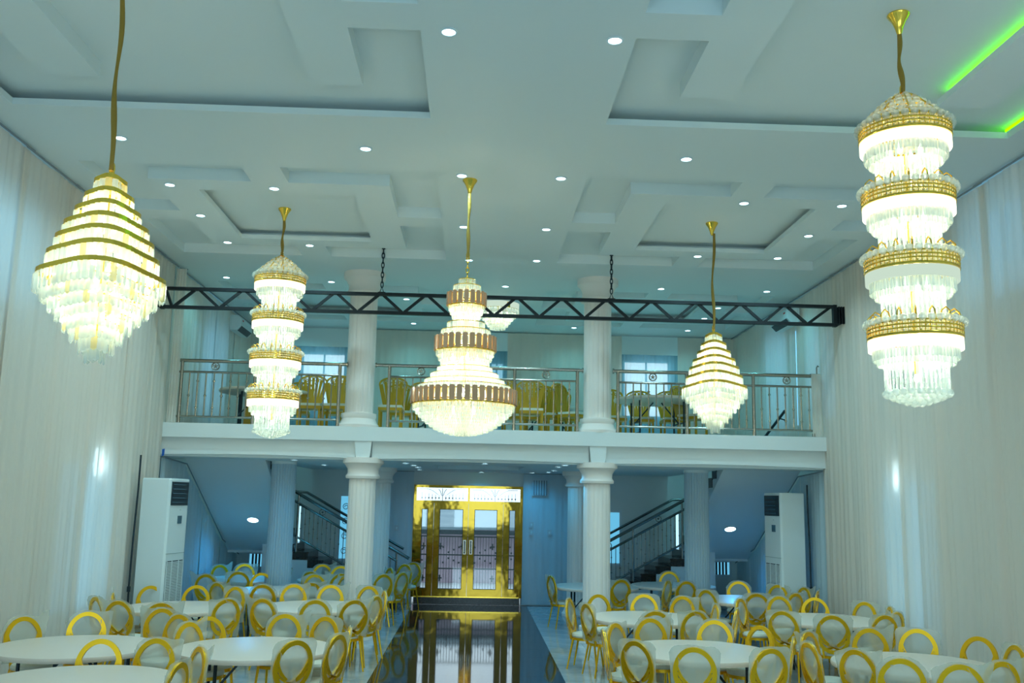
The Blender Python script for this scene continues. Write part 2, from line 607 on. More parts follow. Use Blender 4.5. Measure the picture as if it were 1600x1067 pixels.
def column(x, y, z0, z1, r, label, base=True, cap_s=1.0, wrapped=False):
    root = thing('column', (x, y, z0), label, 'column', COLG)
    h = z1 - z0
    if wrapped:
        MB().lathe([(r * 1.12, 0.0), (r * 1.06, 0.3), (r * 1.02, h * 0.6), (r, h)], 150, flute=(25, 0.016, 0, h)).build('cloth_wrap', M['drape_blue_lit'], root, smooth=True)  # white cloth, the blue light around it put into its colour
        MB().lathe([(r * 1.03, h - 0.05), (r * 1.03, h)], 40).build('tie_band', M['plaster2'], root, smooth=True)
        return root
    zb = 0.24 if base else 0.0
    zc = h - 0.36 * cap_s
    MB().lathe([(r, zb), (r, zb + 0.04), (r * 0.985, zc - 0.04), (r * 0.96, zc)], 128, flute=(16, 0.012, zb + 0.03, zc - 0.03)).build('shaft', M['column'], root, smooth=True)
    if base:
        MB().lathe([(r * 1.42, 0.0), (r * 1.44, 0.05), (r * 1.30, 0.09), (r * 1.18, 0.16), (r * 1.26, 0.20), (r * 1.24, 0.25), (r * 1.02, 0.26)], 40).build('base', M['column'], root, smooth=True)
    c = cap_s
    MB().lathe([(r * 0.97, zc), (r * 1.22, zc + 0.01), (r * 1.26, zc + 0.05 * c), (r * 1.12, zc + 0.10 * c), (r * 1.14, zc + 0.17 * c), (r * 1.32, zc + 0.24 * c), (r * 1.50, zc + 0.27 * c), (r * 1.50, h)], 40).build('capital', M['column'], root, smooth=True)
    return root


column(-1.90, 16.62, 0.0, 2.99, 0.235, 'white fluted lower column left of the aisle under the balcony edge')
column(2.14, 16.62, 0.0, 2.99, 0.235, 'white fluted lower column right of the aisle under the balcony edge')
column(-2.02, 16.62, ZG, ZC, 0.245, 'white fluted upper column standing on the balcony left of the centre rail', cap_s=1.15)
column(2.14, 16.62, ZG, ZC, 0.245, 'white fluted upper column standing on the balcony right of the centre rail', cap_s=1.15)
column(-1.95, 20.3, 0.0, ZU, 0.225, 'white rear column half hidden behind the left lower column', cap_s=0.9)
column(2.22, 20.3, 0.0, ZU, 0.225, 'white rear column half hidden behind the right lower column', cap_s=0.9)
column(-3.52, 18.0, 0.0, ZU, 0.225, 'white cloth-wrapped column in front of the left staircase', wrapped=True)
column(4.20, 18.0, 0.0, ZU, 0.225, 'white cloth-wrapped column in front of the right staircase', wrapped=True)


# ------------------------------------------------------------------ drapes
def drape_mesh(length, z0, z1, amp, seed, pitch=0.15, rows=7, z1b=None):
    """pleated hanging sheet along +x, facing -y"""
    rnd = random.Random(seed)
    n = max(10, int(length / 0.022))
    ph = [rnd.uniform(0, 6.28) for _ in range(4)]
    vs, fs = [], []
    warp = []
    s = 0.0
    for i in range(n + 1):
        s += rnd.uniform(0.6, 1.4)
        warp.append(s)
    for k in range(rows):
        t = k / (rows - 1)
        a = amp * (0.55 + 0.6 * t)
        for i in range(n + 1):
            u = length * i / n
            q = warp[i] * 0.022
            y = a * (0.34 * math.sin(2 * PI * q / pitch + ph[0] + 0.5 * t) + 0.45 * math.sin(2 * PI * q / (pitch * 2.7) + ph[1] - 0.7 * t)
                     + 0.75 * math.sin(2 * PI * q / (pitch * 6.3) + ph[2]))
            zt = z1 if z1b is None else z1 + (z1b - z1) * u / length
            vs.append((u, y, zt + (z0 - zt) * t))
    for k in range(rows - 1):
        for i in range(n):
            a = k * (n + 1) + i
            fs.append((a, a + n + 1, a + n + 2, a + 1))
    mb = MB().add(vs, fs)
    return mb


def drape(x, y, rz, length, z0, z1, label, group, seed, mat=None, amp=0.030, pitch=0.15, name='drape_panel', z1b=None):
    root = thing(name, (x, y, 0), label, 'curtain', group, rz)
    drape_mesh(length, z0, z1, amp, seed, pitch, z1b=z1b).build('cloth', mat or M['drape'], root, smooth=True)
    MB().tube([(0, 0.05, z1), (length, 0.05, z1 if z1b is None else z1b)], 0.012, 6).build('curtain_rail', M['grout'], root)
    return root


yl = [8.0, 9.4, 10.8, 12.15, 13.3, 14.55, 15.6, YG + 0.02]
for i in range(len(yl) - 1):
    k = len(yl) - 2 - i
    drape(XL + 0.012 * (i % 2), yl[i + 1], -PI / 2, yl[i + 1] - yl[i] + 0.16, 0.02, ZC - 0.03,
          '%s white sheer drape panel from the balcony along the left hall wall' % ORD[k], 'sheer drapes on the left hall wall', 11 + i)
    drape(XR - 0.012 * (i % 2), yl[i], PI / 2, yl[i + 1] - yl[i] + 0.16, 0.02, ZC - 0.03,
          '%s white sheer drape panel from the balcony along the right hall wall' % ORD[k], 'sheer drapes on the right hall wall', 31 + i)
yu = [YG + 0.1, 17.7, 19.1, 20.6, YB]
for i in range(4):
    for (zz0, zz1, lv, mt) in ((ZG + 0.02, ZC - 0.03, 'balcony', M['drape']), (0.02, ZU - 0.02, 'ground floor under the balcony', M['drape_blue_lit'])):
        if zz0 < 1:
            tp = [2.92, 2.86, 2.16, 1.40, 1.02]
            za_, zb_ = tp[i], tp[i + 1]
        else:
            za_ = zb_ = zz1
        nm = ORD[i]
        drape(XL, yu[i + 1], -PI / 2, yu[i + 1] - yu[i], zz0, zb_, '%s white drape panel on the left side wall of the %s' % (nm, lv), 'drapes at the sides of the ' + lv, 51 + i, mt, z1b=za_)
        drape(XR, yu[i], PI / 2, yu[i + 1] - yu[i], zz0, za_, '%s white drape panel on the right side wall of the %s' % (nm, lv), 'drapes at the sides of the ' + lv, 61 + i, mt, z1b=zb_)
# far wall drapes: upper level
xu = [XL, -4.25, -2.9, -1.5, -0.05, 0.72, 2.1, 3.42, 4.75, XR]
for i in range(9):
    if i in (1, 4, 7):
        continue
    drape(xu[i], YB, 0, xu[i + 1] - xu[i], ZG + 0.02, ZC - 0.03, '%s plain white drape from the left on the far balcony wall' % ORD[[0, 2, 3, 5, 6, 8].index(i)], 'drapes on the far balcony wall', 71 + i, M['drape'], 0.02)
for i, lab in ((1, 'blue window curtain above the chairs at the left of the balcony'), (4, 'narrow blue curtain over the barred window behind the central chandelier'), (7, 'blue window curtain above the table at the right of the balcony')):
    drape(xu[i], YB, 0, xu[i + 1] - xu[i], ZG + 0.3, 5.78, lab, 'blue curtains on the balcony windows', 81 + i, M['curtain'], 0.03, 0.09, 'window_curtain')
    vz = MB().box(xu[i], xu[i + 1], YB - 0.015, YB + 0.005, 5.78, ZC - 0.03)
    struct('trim_%d' % (20 + i), vz, M['plaster2'], label='white wall above a balcony window')
# lower far wall
xd = [(-2.4, -1.36), (1.15, 1.75), (1.75, 2.75)]
for i, (a, b) in enumerate(xd):
    drape(a, YB, 0, b - a, 0.02, ZU - 0.02, ('blue-lit drape left of the gold door', 'blue-lit drape just right of the gold door', 'blue-lit drape behind the right rear column')[i],
          'drapes beside the gold door', 91 + i, M['drape_blue_lit'], 0.02)
# narrow white drapes at both ends of the balcony rail
drape(XL + 0.02, YG + 0.06, 0, 0.16, ZG + 0.02, ZC - 0.05, 'narrow white drape at the left end of the balcony rail', 'narrow drapes at the rail ends', 101, amp=0.03, pitch=0.06)
drape(XR - 0.20, YG + 0.06, 0, 0.18, ZG + 0.02, 4.62, 'narrow white drape at the right end of the balcony rail', 'narrow drapes at the rail ends', 102, amp=0.03, pitch=0.06)


# lamps glowing through the drapes
def wall_lamp(x, y, z, s, label):
    root = thing('wall_lamp', (x, y, z), label, 'lamp', 'lamps behind the drapes')
    MB().box(-0.03 if s > 0 else -0.0, 0.0 if s > 0 else 0.03, -0.05, 0.05, -0.16, 0.16).build('back_plate', M['frame_white'], root)
    MB().lathe([(0.012, -0.20), (0.016, -0.18), (0.016, 0.18), (0.012, 0.20)], 10, c=(0.03 * s, 0, 0)).build('lamp_tube', M['lamp'], root, smooth=True)
    light('lamp_light', 'POINT', (0.03 * s, 0, -0.05), (0.45, 0.80, 1.0), 2.5, root, shadow_soft_size=0.05)


wall_lamp(XL - 0.13, 13.87, 2.74, 1, 'bright lamp shining through the left drapes near the tall air conditioner')
wall_lamp(XR + 0.13, 13.62, 2.76, -1, 'bright lamp shining through the right drapes')

# ------------------------------------------------------------------ downlights
dl_tr = MB().lathe([(0.055, 0.0), (0.075, 0.0), (0.078, -0.008), (0.060, -0.012), (0.055, 0.0)], 24, cap=False).mesh('trim_ring', M['frame_white'], True)
dl_le = MB().lathe([(0.002, -0.006), (0.056, -0.005), (0.056, 0.002)], 24).mesh('lens', M['downlight'])


def downlight(x, y, z, spec, label, group, s=1.0):
    root = thing('downlight', (x, y, z), label, 'light', group)
    a = inst('trim_ring', dl_tr, root); b = inst('lens', dl_le, root)
    a.scale = b.scale = (s, s, 1)
    o = light('downlight_beam', 'SPOT', (0, 0, -0.03), spec[0], spec[1], root, shadow_soft_size=0.05, spot_size=R(150), spot_blend=0.9)
    return root


ROWS = [
    ('ceiling row nearest the camera', [(-0.31, 7.59), (1.12, 7.63)]),
    ('second ceiling row from the camera', [(-4.06, 10.34), (-1.33, 10.42), (2.36, 10.41)]),
    ('pair beside the central chandelier canopy', [(-0.24, 11.23), (0.98, 11.21)]),
    ('middle coffer front edge', [(-4.01, 11.94), (-2.68, 11.96), (3.47, 11.95), (4.77, 11.93)]),
    ('middle coffer centre row', [(-3.99, 13.28), (-0.24, 13.45), (0.97, 13.45), (4.83, 13.37)]),
    ('middle coffer rear edge', [(-3.97, 14.71), (-2.69, 14.75), (3.50, 14.71), (4.79, 14.68)]),
    ('pair just before the black truss', [(-0.17, 15.39), (0.95, 15.30)]),
    ('row just behind the upper columns', [(-4.61, 17.18), (-2.72, 17.30), (0.50, 17.27), (3.38, 17.11), (5.35, 17.08)]),
    ('first balcony row behind the columns', [(-1.43, 18.66), (2.17, 18.59), (4.85, 18.69)]),
    ('second balcony row behind the columns', [(-1.45, 20.04), (2.17, 19.96), (4.84, 19.8)]),
    ('last balcony row by the far wall', [(-3.99, 21.3), (-1.45, 21.3), (2.20, 21.3), (4.81, 21.27)]),
]
for name, pts in ROWS:
    for i, (x, y) in enumerate(pts):
        spec = HALL_DOWN if y < 16 else GAL_DOWN
        downlight(x, y, ceil_z(x, y) - 0.001, spec, 'round ceiling downlight, %s from left, %s' % (ORD[i], name), 'hall ceiling downlights')
for i, (x, y) in enumerate([(-0.31, 4.6), (1.12, 4.6), (-4.0, 3.3), (4.8, 3.3), (-4.0, 6.0 - 0.3), (4.8, 5.7), (-0.31, 1.6), (1.12, 1.6)]):
    downlight(x, y, ceil_z(x, y) - 0.001, HALL_DOWN, '%s round ceiling downlight above the photographer' % ORD[i], 'downlights above the photographer')
k_ = 0.8667
UL = [(-1.412, 19.96), (-1.315, 21.196), (-1.298, 22.394), (-1.354, 24.1), (0.221, 18.906), (0.203, 25.2), (1.511, 24.9), (1.899, 24.2), (1.914, 22.779), (1.784, 20.277), (1.839, 19.156), (-3.625, 19.53), (-3.426, 22.18)]
UN = ['nearest on the left line to the gold door', 'second on the left line to the gold door', 'third on the left line to the gold door', 'last on the left line to the gold door',
      'in the middle near the balcony edge', 'in the middle above the gold door', 'above the right leaf of the gold door', 'last on the right line to the gold door', 'third on the right line to the gold door',
      'second on the right line to the gold door', 'nearest on the right line to the gold door', 'before the left staircase', 'beside the left lower column']
for (x, y), nm in zip(UL, UN):
    x, y = x * k_, y * k_
    downlight(x, max(y, 16.75), ZU - 0.001, UNDER_DOWN, 'round downlight under the balcony, ' + nm, 'downlights under the balcony', 0.9)


# ------------------------------------------------------------------ staircases
def staircase(mx, side):
    """mx maps a right-hand x to this side"""
    root = thing('staircase', (0, 0, 0), '%s staircase with dark granite steps and steel railing under the balcony' % side, 'staircase')
    rise, run, x0, y0, y1 = 0.165, 0.322, 2.37, 20.9, YW - 0.03
    n = 9
    for k in range(n):
        xa = x0 + k * run
        b = MB()
        xs = sorted((mx(xa), mx(xa + run)))
        b.box(xs[0], xs[1], y0, y1, 0.0, rise * k + 0.005 if k else 0.004)
        b.build('step_block', M['plaster2'], root)
        t = MB()
        xs = sorted((mx(xa - 0.02), mx(xa + run + 0.0)))
        t.box(xs[0], xs[1], y0 - 0.02, y1, rise * (k + 1) - 0.03, rise * (k + 1))
        xr = sorted((mx(xa), mx(xa + 0.03)))
        t.box(xr[0], xr[1], y0 - 0.012, y1, rise * k, rise * (k + 1) - 0.03)
        t.box(*sorted((mx(xa), mx(xa + run))), y0 - 0.01, y0 + 0.02, rise * k, rise * (k + 1))
        t.build('granite_step', M['stair_granite'], root)
    zl = rise * n
    xs = sorted((mx(x0 + n * run), mx(XR - 0.02)))
    MB().box(xs[0], xs[1], y0 + 0.3, YW - 0.03, zl - 0.38, zl).build('landing', M['plaster2'], root)
    # upper flight rising towards the camera, soffit below, steps above
    xs = sorted((mx(4.62), mx(XR - 0.02)))
    nu = 12
    ru, dz = 0.318, (ZG - zl) / nu
    prof = []
    b = MB()
    ya, za = 21.28, 1.11
    yb, zb = 17.2, 3.18
    vs = [(xs[0], ya, za), (xs[1], ya, za), (xs[1], yb, zb), (xs[0], yb, zb),
          (xs[0], ya, za + 0.30), (xs[1], ya, za + 0.30), (xs[1], yb, zb + 0.2), (xs[0], yb, zb + 0.2)]
    b.add(vs, [(0, 1, 2, 3), (4, 7, 6, 5), (0, 4, 5, 1), (2, 6, 7, 3), (0, 3, 7, 4), (1, 5, 6, 2)])
    b.build('soffit', M['plaster2'], root)
    for k in range(nu):
        yk = 20.98 - k * ru
        g = MB()
        g.box(xs[0] - 0.01, xs[1], yk - ru, yk, zl + dz * k - 0.02, zl + dz * (k + 1))
        g.build('upper_step', M['stair_granite'], root)
    # downlight set in the soffit
    return root


mir = lambda x: 0.82 - x
st_r = staircase(lambda x: x, 'right')
st_l = staircase(mir, 'left')
sl = math.atan2(-(3.18 - 1.11), (21.28 - 17.2))
for (x, nm) in ((-4.45, 'left'), (5.33, 'right')):
    y = 19.85
    z = 1.11 + (21.28 - y) * (3.18 - 1.11) / (21.28 - 17.2) - 0.004
    d = downlight(x, y, z, SOFFIT_DOWN, 'round downlight glowing on the sloping soffit of the %s stairs' % nm, 'stair soffit downlights', 1.9)
    d.rotation_euler = (math.atan2(-(3.18 - 1.11), 21.28 - 17.2), 0, 0)


def stair_rail(mx, side):
    root = thing('stair_railing', (0, 0, 0), 'polished steel railing climbing the %s staircase' % side, 'railing')
    sl_ = 0.165 / 0.322
    y = 20.86

    def line(z_at, r, xa, xb, name, yy=y):
        # z_at: height at x = 3.0
        MB().tube([(mx(xa), yy, z_at + (xa - 3.0) * 0.548), (mx(xb), yy, z_at + (xb - 3.0) * 0.548)], r, 8).build(name, M['steel_dark_reflection'], root, smooth=True)
    line(1.525, 0.034, 2.15, 4.75, 'top_rail')
    line(1.33, 0.026, 2.4, 4.75, 'sub_rail')
    line(0.62, 0.022, 2.5, 4.75, 'bottom_rail')
    MB().tube([(mx(2.35), 22.0, 1.20), (mx(4.57), 22.0, 2.41), (mx(5.0), 22.0, 2.44)], 0.03, 8).build('wall_rail', M['steel_dark_reflection'], root, smooth=True)
    for xp in (2.42, 3.48, 4.55):
        zt = 1.525 + (xp - 3.0) * 0.548
        zb = 0.165 * max(0, math.floor((xp - 2.37) / 0.322) + 1)
        MB().tube([(mx(xp), y, zb), (mx(xp), y, zt)], 0.024, 8).build('post', M['steel_dark_reflection'], root, smooth=True)
    k = 0
    xp = 2.55
    while xp < 4.6:
        zt = 1.33 + (xp - 3.0) * 0.548
        zb = 0.62 + (xp - 3.0) * 0.548
        if min(abs(xp - q) for q in (2.42, 3.48, 4.55)) > 0.05:
            b = MB().tube([(mx(xp), y, zb), (mx(xp), y, zt)], 0.009, 6)
            for f in ((0.3, 0.75) if k % 2 else (0.5,)):
                zc = zb + (zt - zb) * f
                b.lathe([(0.009, -0.012), (0.017, -0.006), (0.017, 0.006), (0.009, 0.012)], 8, c=(mx(xp), y, zc))
            b.build('baluster', M['steel_dark_reflection'], root)
        xp += 0.092
        k += 1
    for xc in (2.95, 4.03):
        zc = 1.43 + (xc - 3.0) * 0.548
        e = MB().tube([(mx(xc) + 0.062 * math.cos(a * PI / 8), y, zc + 0.062 * math.sin(a * PI / 8)) for a in range(16)], 0.009, 6, closed=True)
        e.lathe([(0.004, -0.02), (0.028, 0.0), (0.004, 0.02)], 6, c=(mx(xc), y, zc))
        e.build('round_emblem', M['steel_dark_reflection'], root)
    return root


stair_rail(lambda x: x, 'right')
stair_rail(mir, 'left')

# ------------------------------------------------------------------ balcony railing
YRAIL = YG + 0.12


def railing(xa, xb, posts, emblems, label, caps):
    root = thing('balcony_railing', (xa, YRAIL, ZG), label, 'railing', 'steel railings along the balcony')
    L = xb - xa
    zt, zs, zb = 1.09, 0.895, 0.125
    MB().tube([(0, 0, zt), (L, 0, zt)], 0.032, 10).build('top_rail', M['steel'], root, smooth=True)
    segs = [0.0] + [p - xa for p in posts] + [L]
    lo = (posts[0] - xa) if caps[0] else 0.0
    hi = (posts[-1] - xa) if caps[1] else L
    MB().tube([(lo, 0, zs), (hi, 0, zs)], 0.02, 8).build('sub_rail', M['steel'], root, smooth=True)
    MB().tube([(lo, 0, zb), (hi, 0, zb)], 0.02, 8).build('bottom_rail', M['steel'], root, smooth=True)
    for p in posts:
        MB().tube([(p - xa, 0, 0.005), (p - xa, 0, zt)], 0.03, 10).build('post', M['steel'], root, smooth=True)
    ends = sorted({lo, hi} | {p - xa for p in posts})
    k = 0
    for a, b in zip(ends, ends[1:]):
        n = max(1, round((b - a) / 0.135))
        for i in range(1, n):
            x = a + (b - a) * i / n
            bb = MB().tube([(x, 0, zb), (x, 0, zs)], 0.0125, 6)
            for f in ((0.20, 0.80) if k % 2 else (0.47,)):
                z = zb + (zs - zb) * f
                bb.lathe([(0.012, -0.018), (0.024, -0.010), (0.024, 0.010), (0.012, 0.018)], 8, c=(x, 0, z))
            bb.build('baluster', M['steel'], root)
            k += 1
    for e in emblems:
        x, z = e - xa, 1.0
        m = MB().tube([(x + 0.062 * math.cos(q * PI / 10), 0, z + 0.062 * math.sin(q * PI / 10)) for q in range(20)], 0.012, 6, closed=True)
        for q in range(5):
            a = q * 2 * PI / 5 + PI / 2
            m.bar((x, 0, z), (x + 0.04 * math.cos(a), 0, z + 0.04 * math.sin(a)), 0.022, 0.018)
        m.lathe([(0.004, -0.022), (0.018, 0.0), (0.004, 0.022)], 8, c=(x, 0, z))
        m.build('round_emblem', M['steel'], root)
    for i, c in enumerate(caps):
        if c:
            x = 0 if i == 0 else L
            MB().tube([(x - 0.012, 0, zt), (x + 0.012, 0, zt)], 0.048, 12).build('end_cap', M['steel'], root, smooth=True)
    return root


railing(-5.10, -2.24, [-5.06, -3.807, -2.36], [-4.493, -3.1], 'steel balcony railing between the left wall and the left upper column', (False, True))
railing(-1.74, 1.86, [-1.503, 0.672, 1.768], [-0.958, 1.217], 'steel balcony railing between the two upper columns', (True, True))
railing(2.40, 6.00, [2.482, 3.694, 4.875], [3.096, 5.47], 'steel balcony railing between the right upper column and the right wall', (True, False))
t = thing('stair_handrail', (5.95, 19.6, 3.5), 'dark sloping handrail on the right balcony wall going down the stairs', 'handrail')
MB().tube([(0, 0.10, 0.10), (0, -1.53, 0.62)], 0.028, 8).build('rail', M['dark'], t, smooth=True)
MB().tube([(0, -1.2, 0.51), (0.14, -1.2, 0.47)], 0.014, 6).tube([(0, -0.3, 0.24), (0.14, -0.3, 0.20)], 0.014, 6).build('support', M['dark'], t)
t = thing('dark_hook', (6.02, YG + 0.14, 4.62), 'small dark hook on top of the drape at the right rail end', 'hook')
MB().tube([(0, 0, -0.02), (0, 0, 0.12), (0.02, 0, 0.16), (0.04, 0, 0.14)], 0.012, 6).build('wire', M['steel'], t)
MB().lathe([(0.02, -0.02), (0.02, 0.0)], 8).build('base', M['steel'], t)
for x, nm in ((-5.05, 'left'), (5.92, 'right')):
    t = thing('rail_stub', (x, YRAIL - 0.02, ZG + 0.005), 'short steel stub on the balcony edge at the %s end' % nm, 'stub')
    MB().tube([(0, 0, 0), (0, 0, 0.07)], 0.03, 10).build('stub_tube', M['steel'], t, smooth=True)
    MB().lathe([(0.05, 0.0), (0.05, 0.012)], 12).build('flange', M['steel'], t)

# ------------------------------------------------------------------ black lattice truss with chains
YT = 15.40
t = thing('lighting_truss', (0, YT, 5.31), 'long black steel lattice truss hanging across the hall before the balcony', 'truss')
xa, xb = -5.13, 5.96
MB().box(xa, xb, -0.04, 0.04, 0.285, 0.335).build('top_chord', M['black'], t)
MB().box(xa, xb, -0.04, 0.04, -0.022, 0.028).build('bottom_chord', M['black'], t)
for x in (xa, xb):
    MB().box(x - 0.03, x + 0.03, -0.045, 0.045, -0.03, 0.34).build('end_post', M['black'], t)
bots = [-4.96 + 0.7467 * k for k in range(15)]
tops = [xa] + [(p + q) / 2 for p, q in zip(bots, bots[1:])] + [xb - 0.04]
for i, b in enumerate(bots):
    for tx in (tops[i], tops[i + 1]):
        s = 0.02 if tx > b else -0.02
        MB().bar((b + s, 0, 0.02), (tx - s * 2, 0, 0.295), 0.045, 0.04, up=(0, 1, 0)).build('diagonal', M['black'], t)
for s, x in ((-1, xa), (1, xb)):
    w = MB()
    for k in range(3):
        w.box(min(x + s * (0.04 + 0.04 * k), x + s * (0.055 + 0.04 * k)), max(x + s * (0.04 + 0.04 * k), x + s * (0.055 + 0.04 * k)), -0.10, 0.10, 0.01, 0.30)
    w.box(min(x, x + s * 0.13), max(x, x + s * 0.13), -0.03, 0.03, 0.04, 0.27)
    w.build('wall_bracket', M['black'], t)
link = MB().tube([(0.021 * math.cos(a * PI / 6), 0, 0.055 * math.sin(a * PI / 6) if a % 6 else 0) for a in range(12)], 0.0085, 6, closed=True).mesh('link', M['dark'], True)
for x, nm in ((-1.59, 'left'), (2.21, 'right')):
    c = thing('chain', (x, YT, 5.645), 'black chain holding the truss from the ceiling on the %s' % nm, 'chain', 'chains of the truss')
    zt = ceil_z(x, YT) - 5.645
    n = 8
    for k in range(n):
        inst('link', link, c, (0, 0, 0.10 + (zt - 0.10) * (k + 0.5) / n), (0, 0, (k % 2) * PI / 2 + 0.25))
    MB().tube([(-0.035, 0, 0.0), (0, 0, 0.10), (0.035, 0, 0.0)], 0.009, 6).build('shackle', M['dark'], c)
    MB().box(-0.06, 0.06, -0.03, 0.03, -0.002, 0.012).build('clamp_plate', M['black'], c)
    MB().lathe([(0.03, zt - 0.012), (0.03, zt)], 10).build('ceiling_hook', M['dark'], c)


# ------------------------------------------------------------------ chandeliers
_jit = random.Random(3)


def ring_boxes(mb, r, z0, z1, n, w, d, a0=0.0, a1=2 * PI, taper=1.0, zf=None):
    for i in range(n):
        a = a0 + (a1 - a0) * (i + 0.5) / n
        dz = zf(a) if zf else 0.0
        ca, sa = math.cos(a), math.sin(a)
        tw = _jit.uniform(-0.6, 0.6)
        ct, st_ = math.cos(tw), math.sin(tw)

        def P(u, v, z):
            u, v = u * ct - v * st_, u * st_ + v * ct
            return ((r + v) * ca - u * sa, (r + v) * sa + u * ca, z + dz)
        h = w / 2
        zt, zb = z1, z0
        ztip = z0 - w * 0.35
        vs = [P(0, -d / 2, zt), P(h, 0, zt), P(0, d / 2, zt), P(-h, 0, zt),
              P(0, -d / 2, zb), P(h, 0, zb), P(0, d / 2, zb), P(-h, 0, zb), P(0, 0, ztip)]
        mb.add(vs, [(0, 1, 2, 3), (0, 4, 5, 1), (1, 5, 6, 2), (2, 6, 7, 3), (3, 7, 4, 0), (4, 8, 5), (5, 8, 6), (6, 8, 7), (7, 8, 4)])


def ico(r):
    import bmesh
    bm = bmesh.new()
    bmesh.ops.create_icosphere(bm, subdivisions=2, radius=r)
    v = [tuple(p.co) for p in bm.verts]
    f = [tuple(q.index for q in p.verts) for p in bm.faces]
    bm.free()
    return v, f


BV, BF = ico(1.0)


def bead(mb, c, r):
    mb.add([(c[0] + r * v[0], c[1] + r * v[1], c[2] + r * v[2]) for v in BV], BF)


def canopy_and_rod(root, ztop, zbot, wob=0.012, knot=None, lean=0.0):
    """local z: canopy under the ceiling at ztop, sleeve down to zbot"""
    MB().lathe([(0.012, ztop - 0.19), (0.022, ztop - 0.17), (0.032, ztop - 0.13), (0.055, ztop - 0.07), (0.085, ztop - 0.025), (0.092, ztop - 0.01), (0.088, ztop)], 24).build('canopy', M['gold'], root, smooth=True)
    pts, rad = [], []
    n = 18
    for i in range(n + 1):
        f = i / n
        z = ztop - 0.16 + (zbot - ztop + 0.16) * f
        pts.append((lean * (1 - f) + wob * math.sin(7 * f + 1) * math.sin(PI * f), wob * math.sin(5 * f), z))
        rad.append(0.019 + 0.006 * math.sin(11 * f) * math.sin(3 * f))
    MB().tube(pts, rad, 8).build('sleeved_chain', M['sleeve'], root, smooth=True)
    MB().tube([(0.016 * math.cos(a * PI / 6), 0, zbot + 0.02 + 0.05 * math.sin(a * PI / 6)) for a in range(12)], 0.008, 6, closed=True).build('hook_ring', M['gold'], root)


def bulbs(root, spots, r=0.03, watts=None):
    for (x, y, z) in spots:
        MB().lathe([(0.004, -r * 1.5), (r * 0.8, -r), (r, 0), (r * 0.8, r), (0.012, r * 1.8), (0.012, r * 2.6)], 12, c=(0, 0, 0)).build('bulb', M['bulb'], root, loc=(x, y, z), smooth=True)


def chand_light(root, z, w, size=0.12):
    light('chandelier_light', 'POINT', (0, 0, z), CHAND, w, root, shadow_soft_size=size)


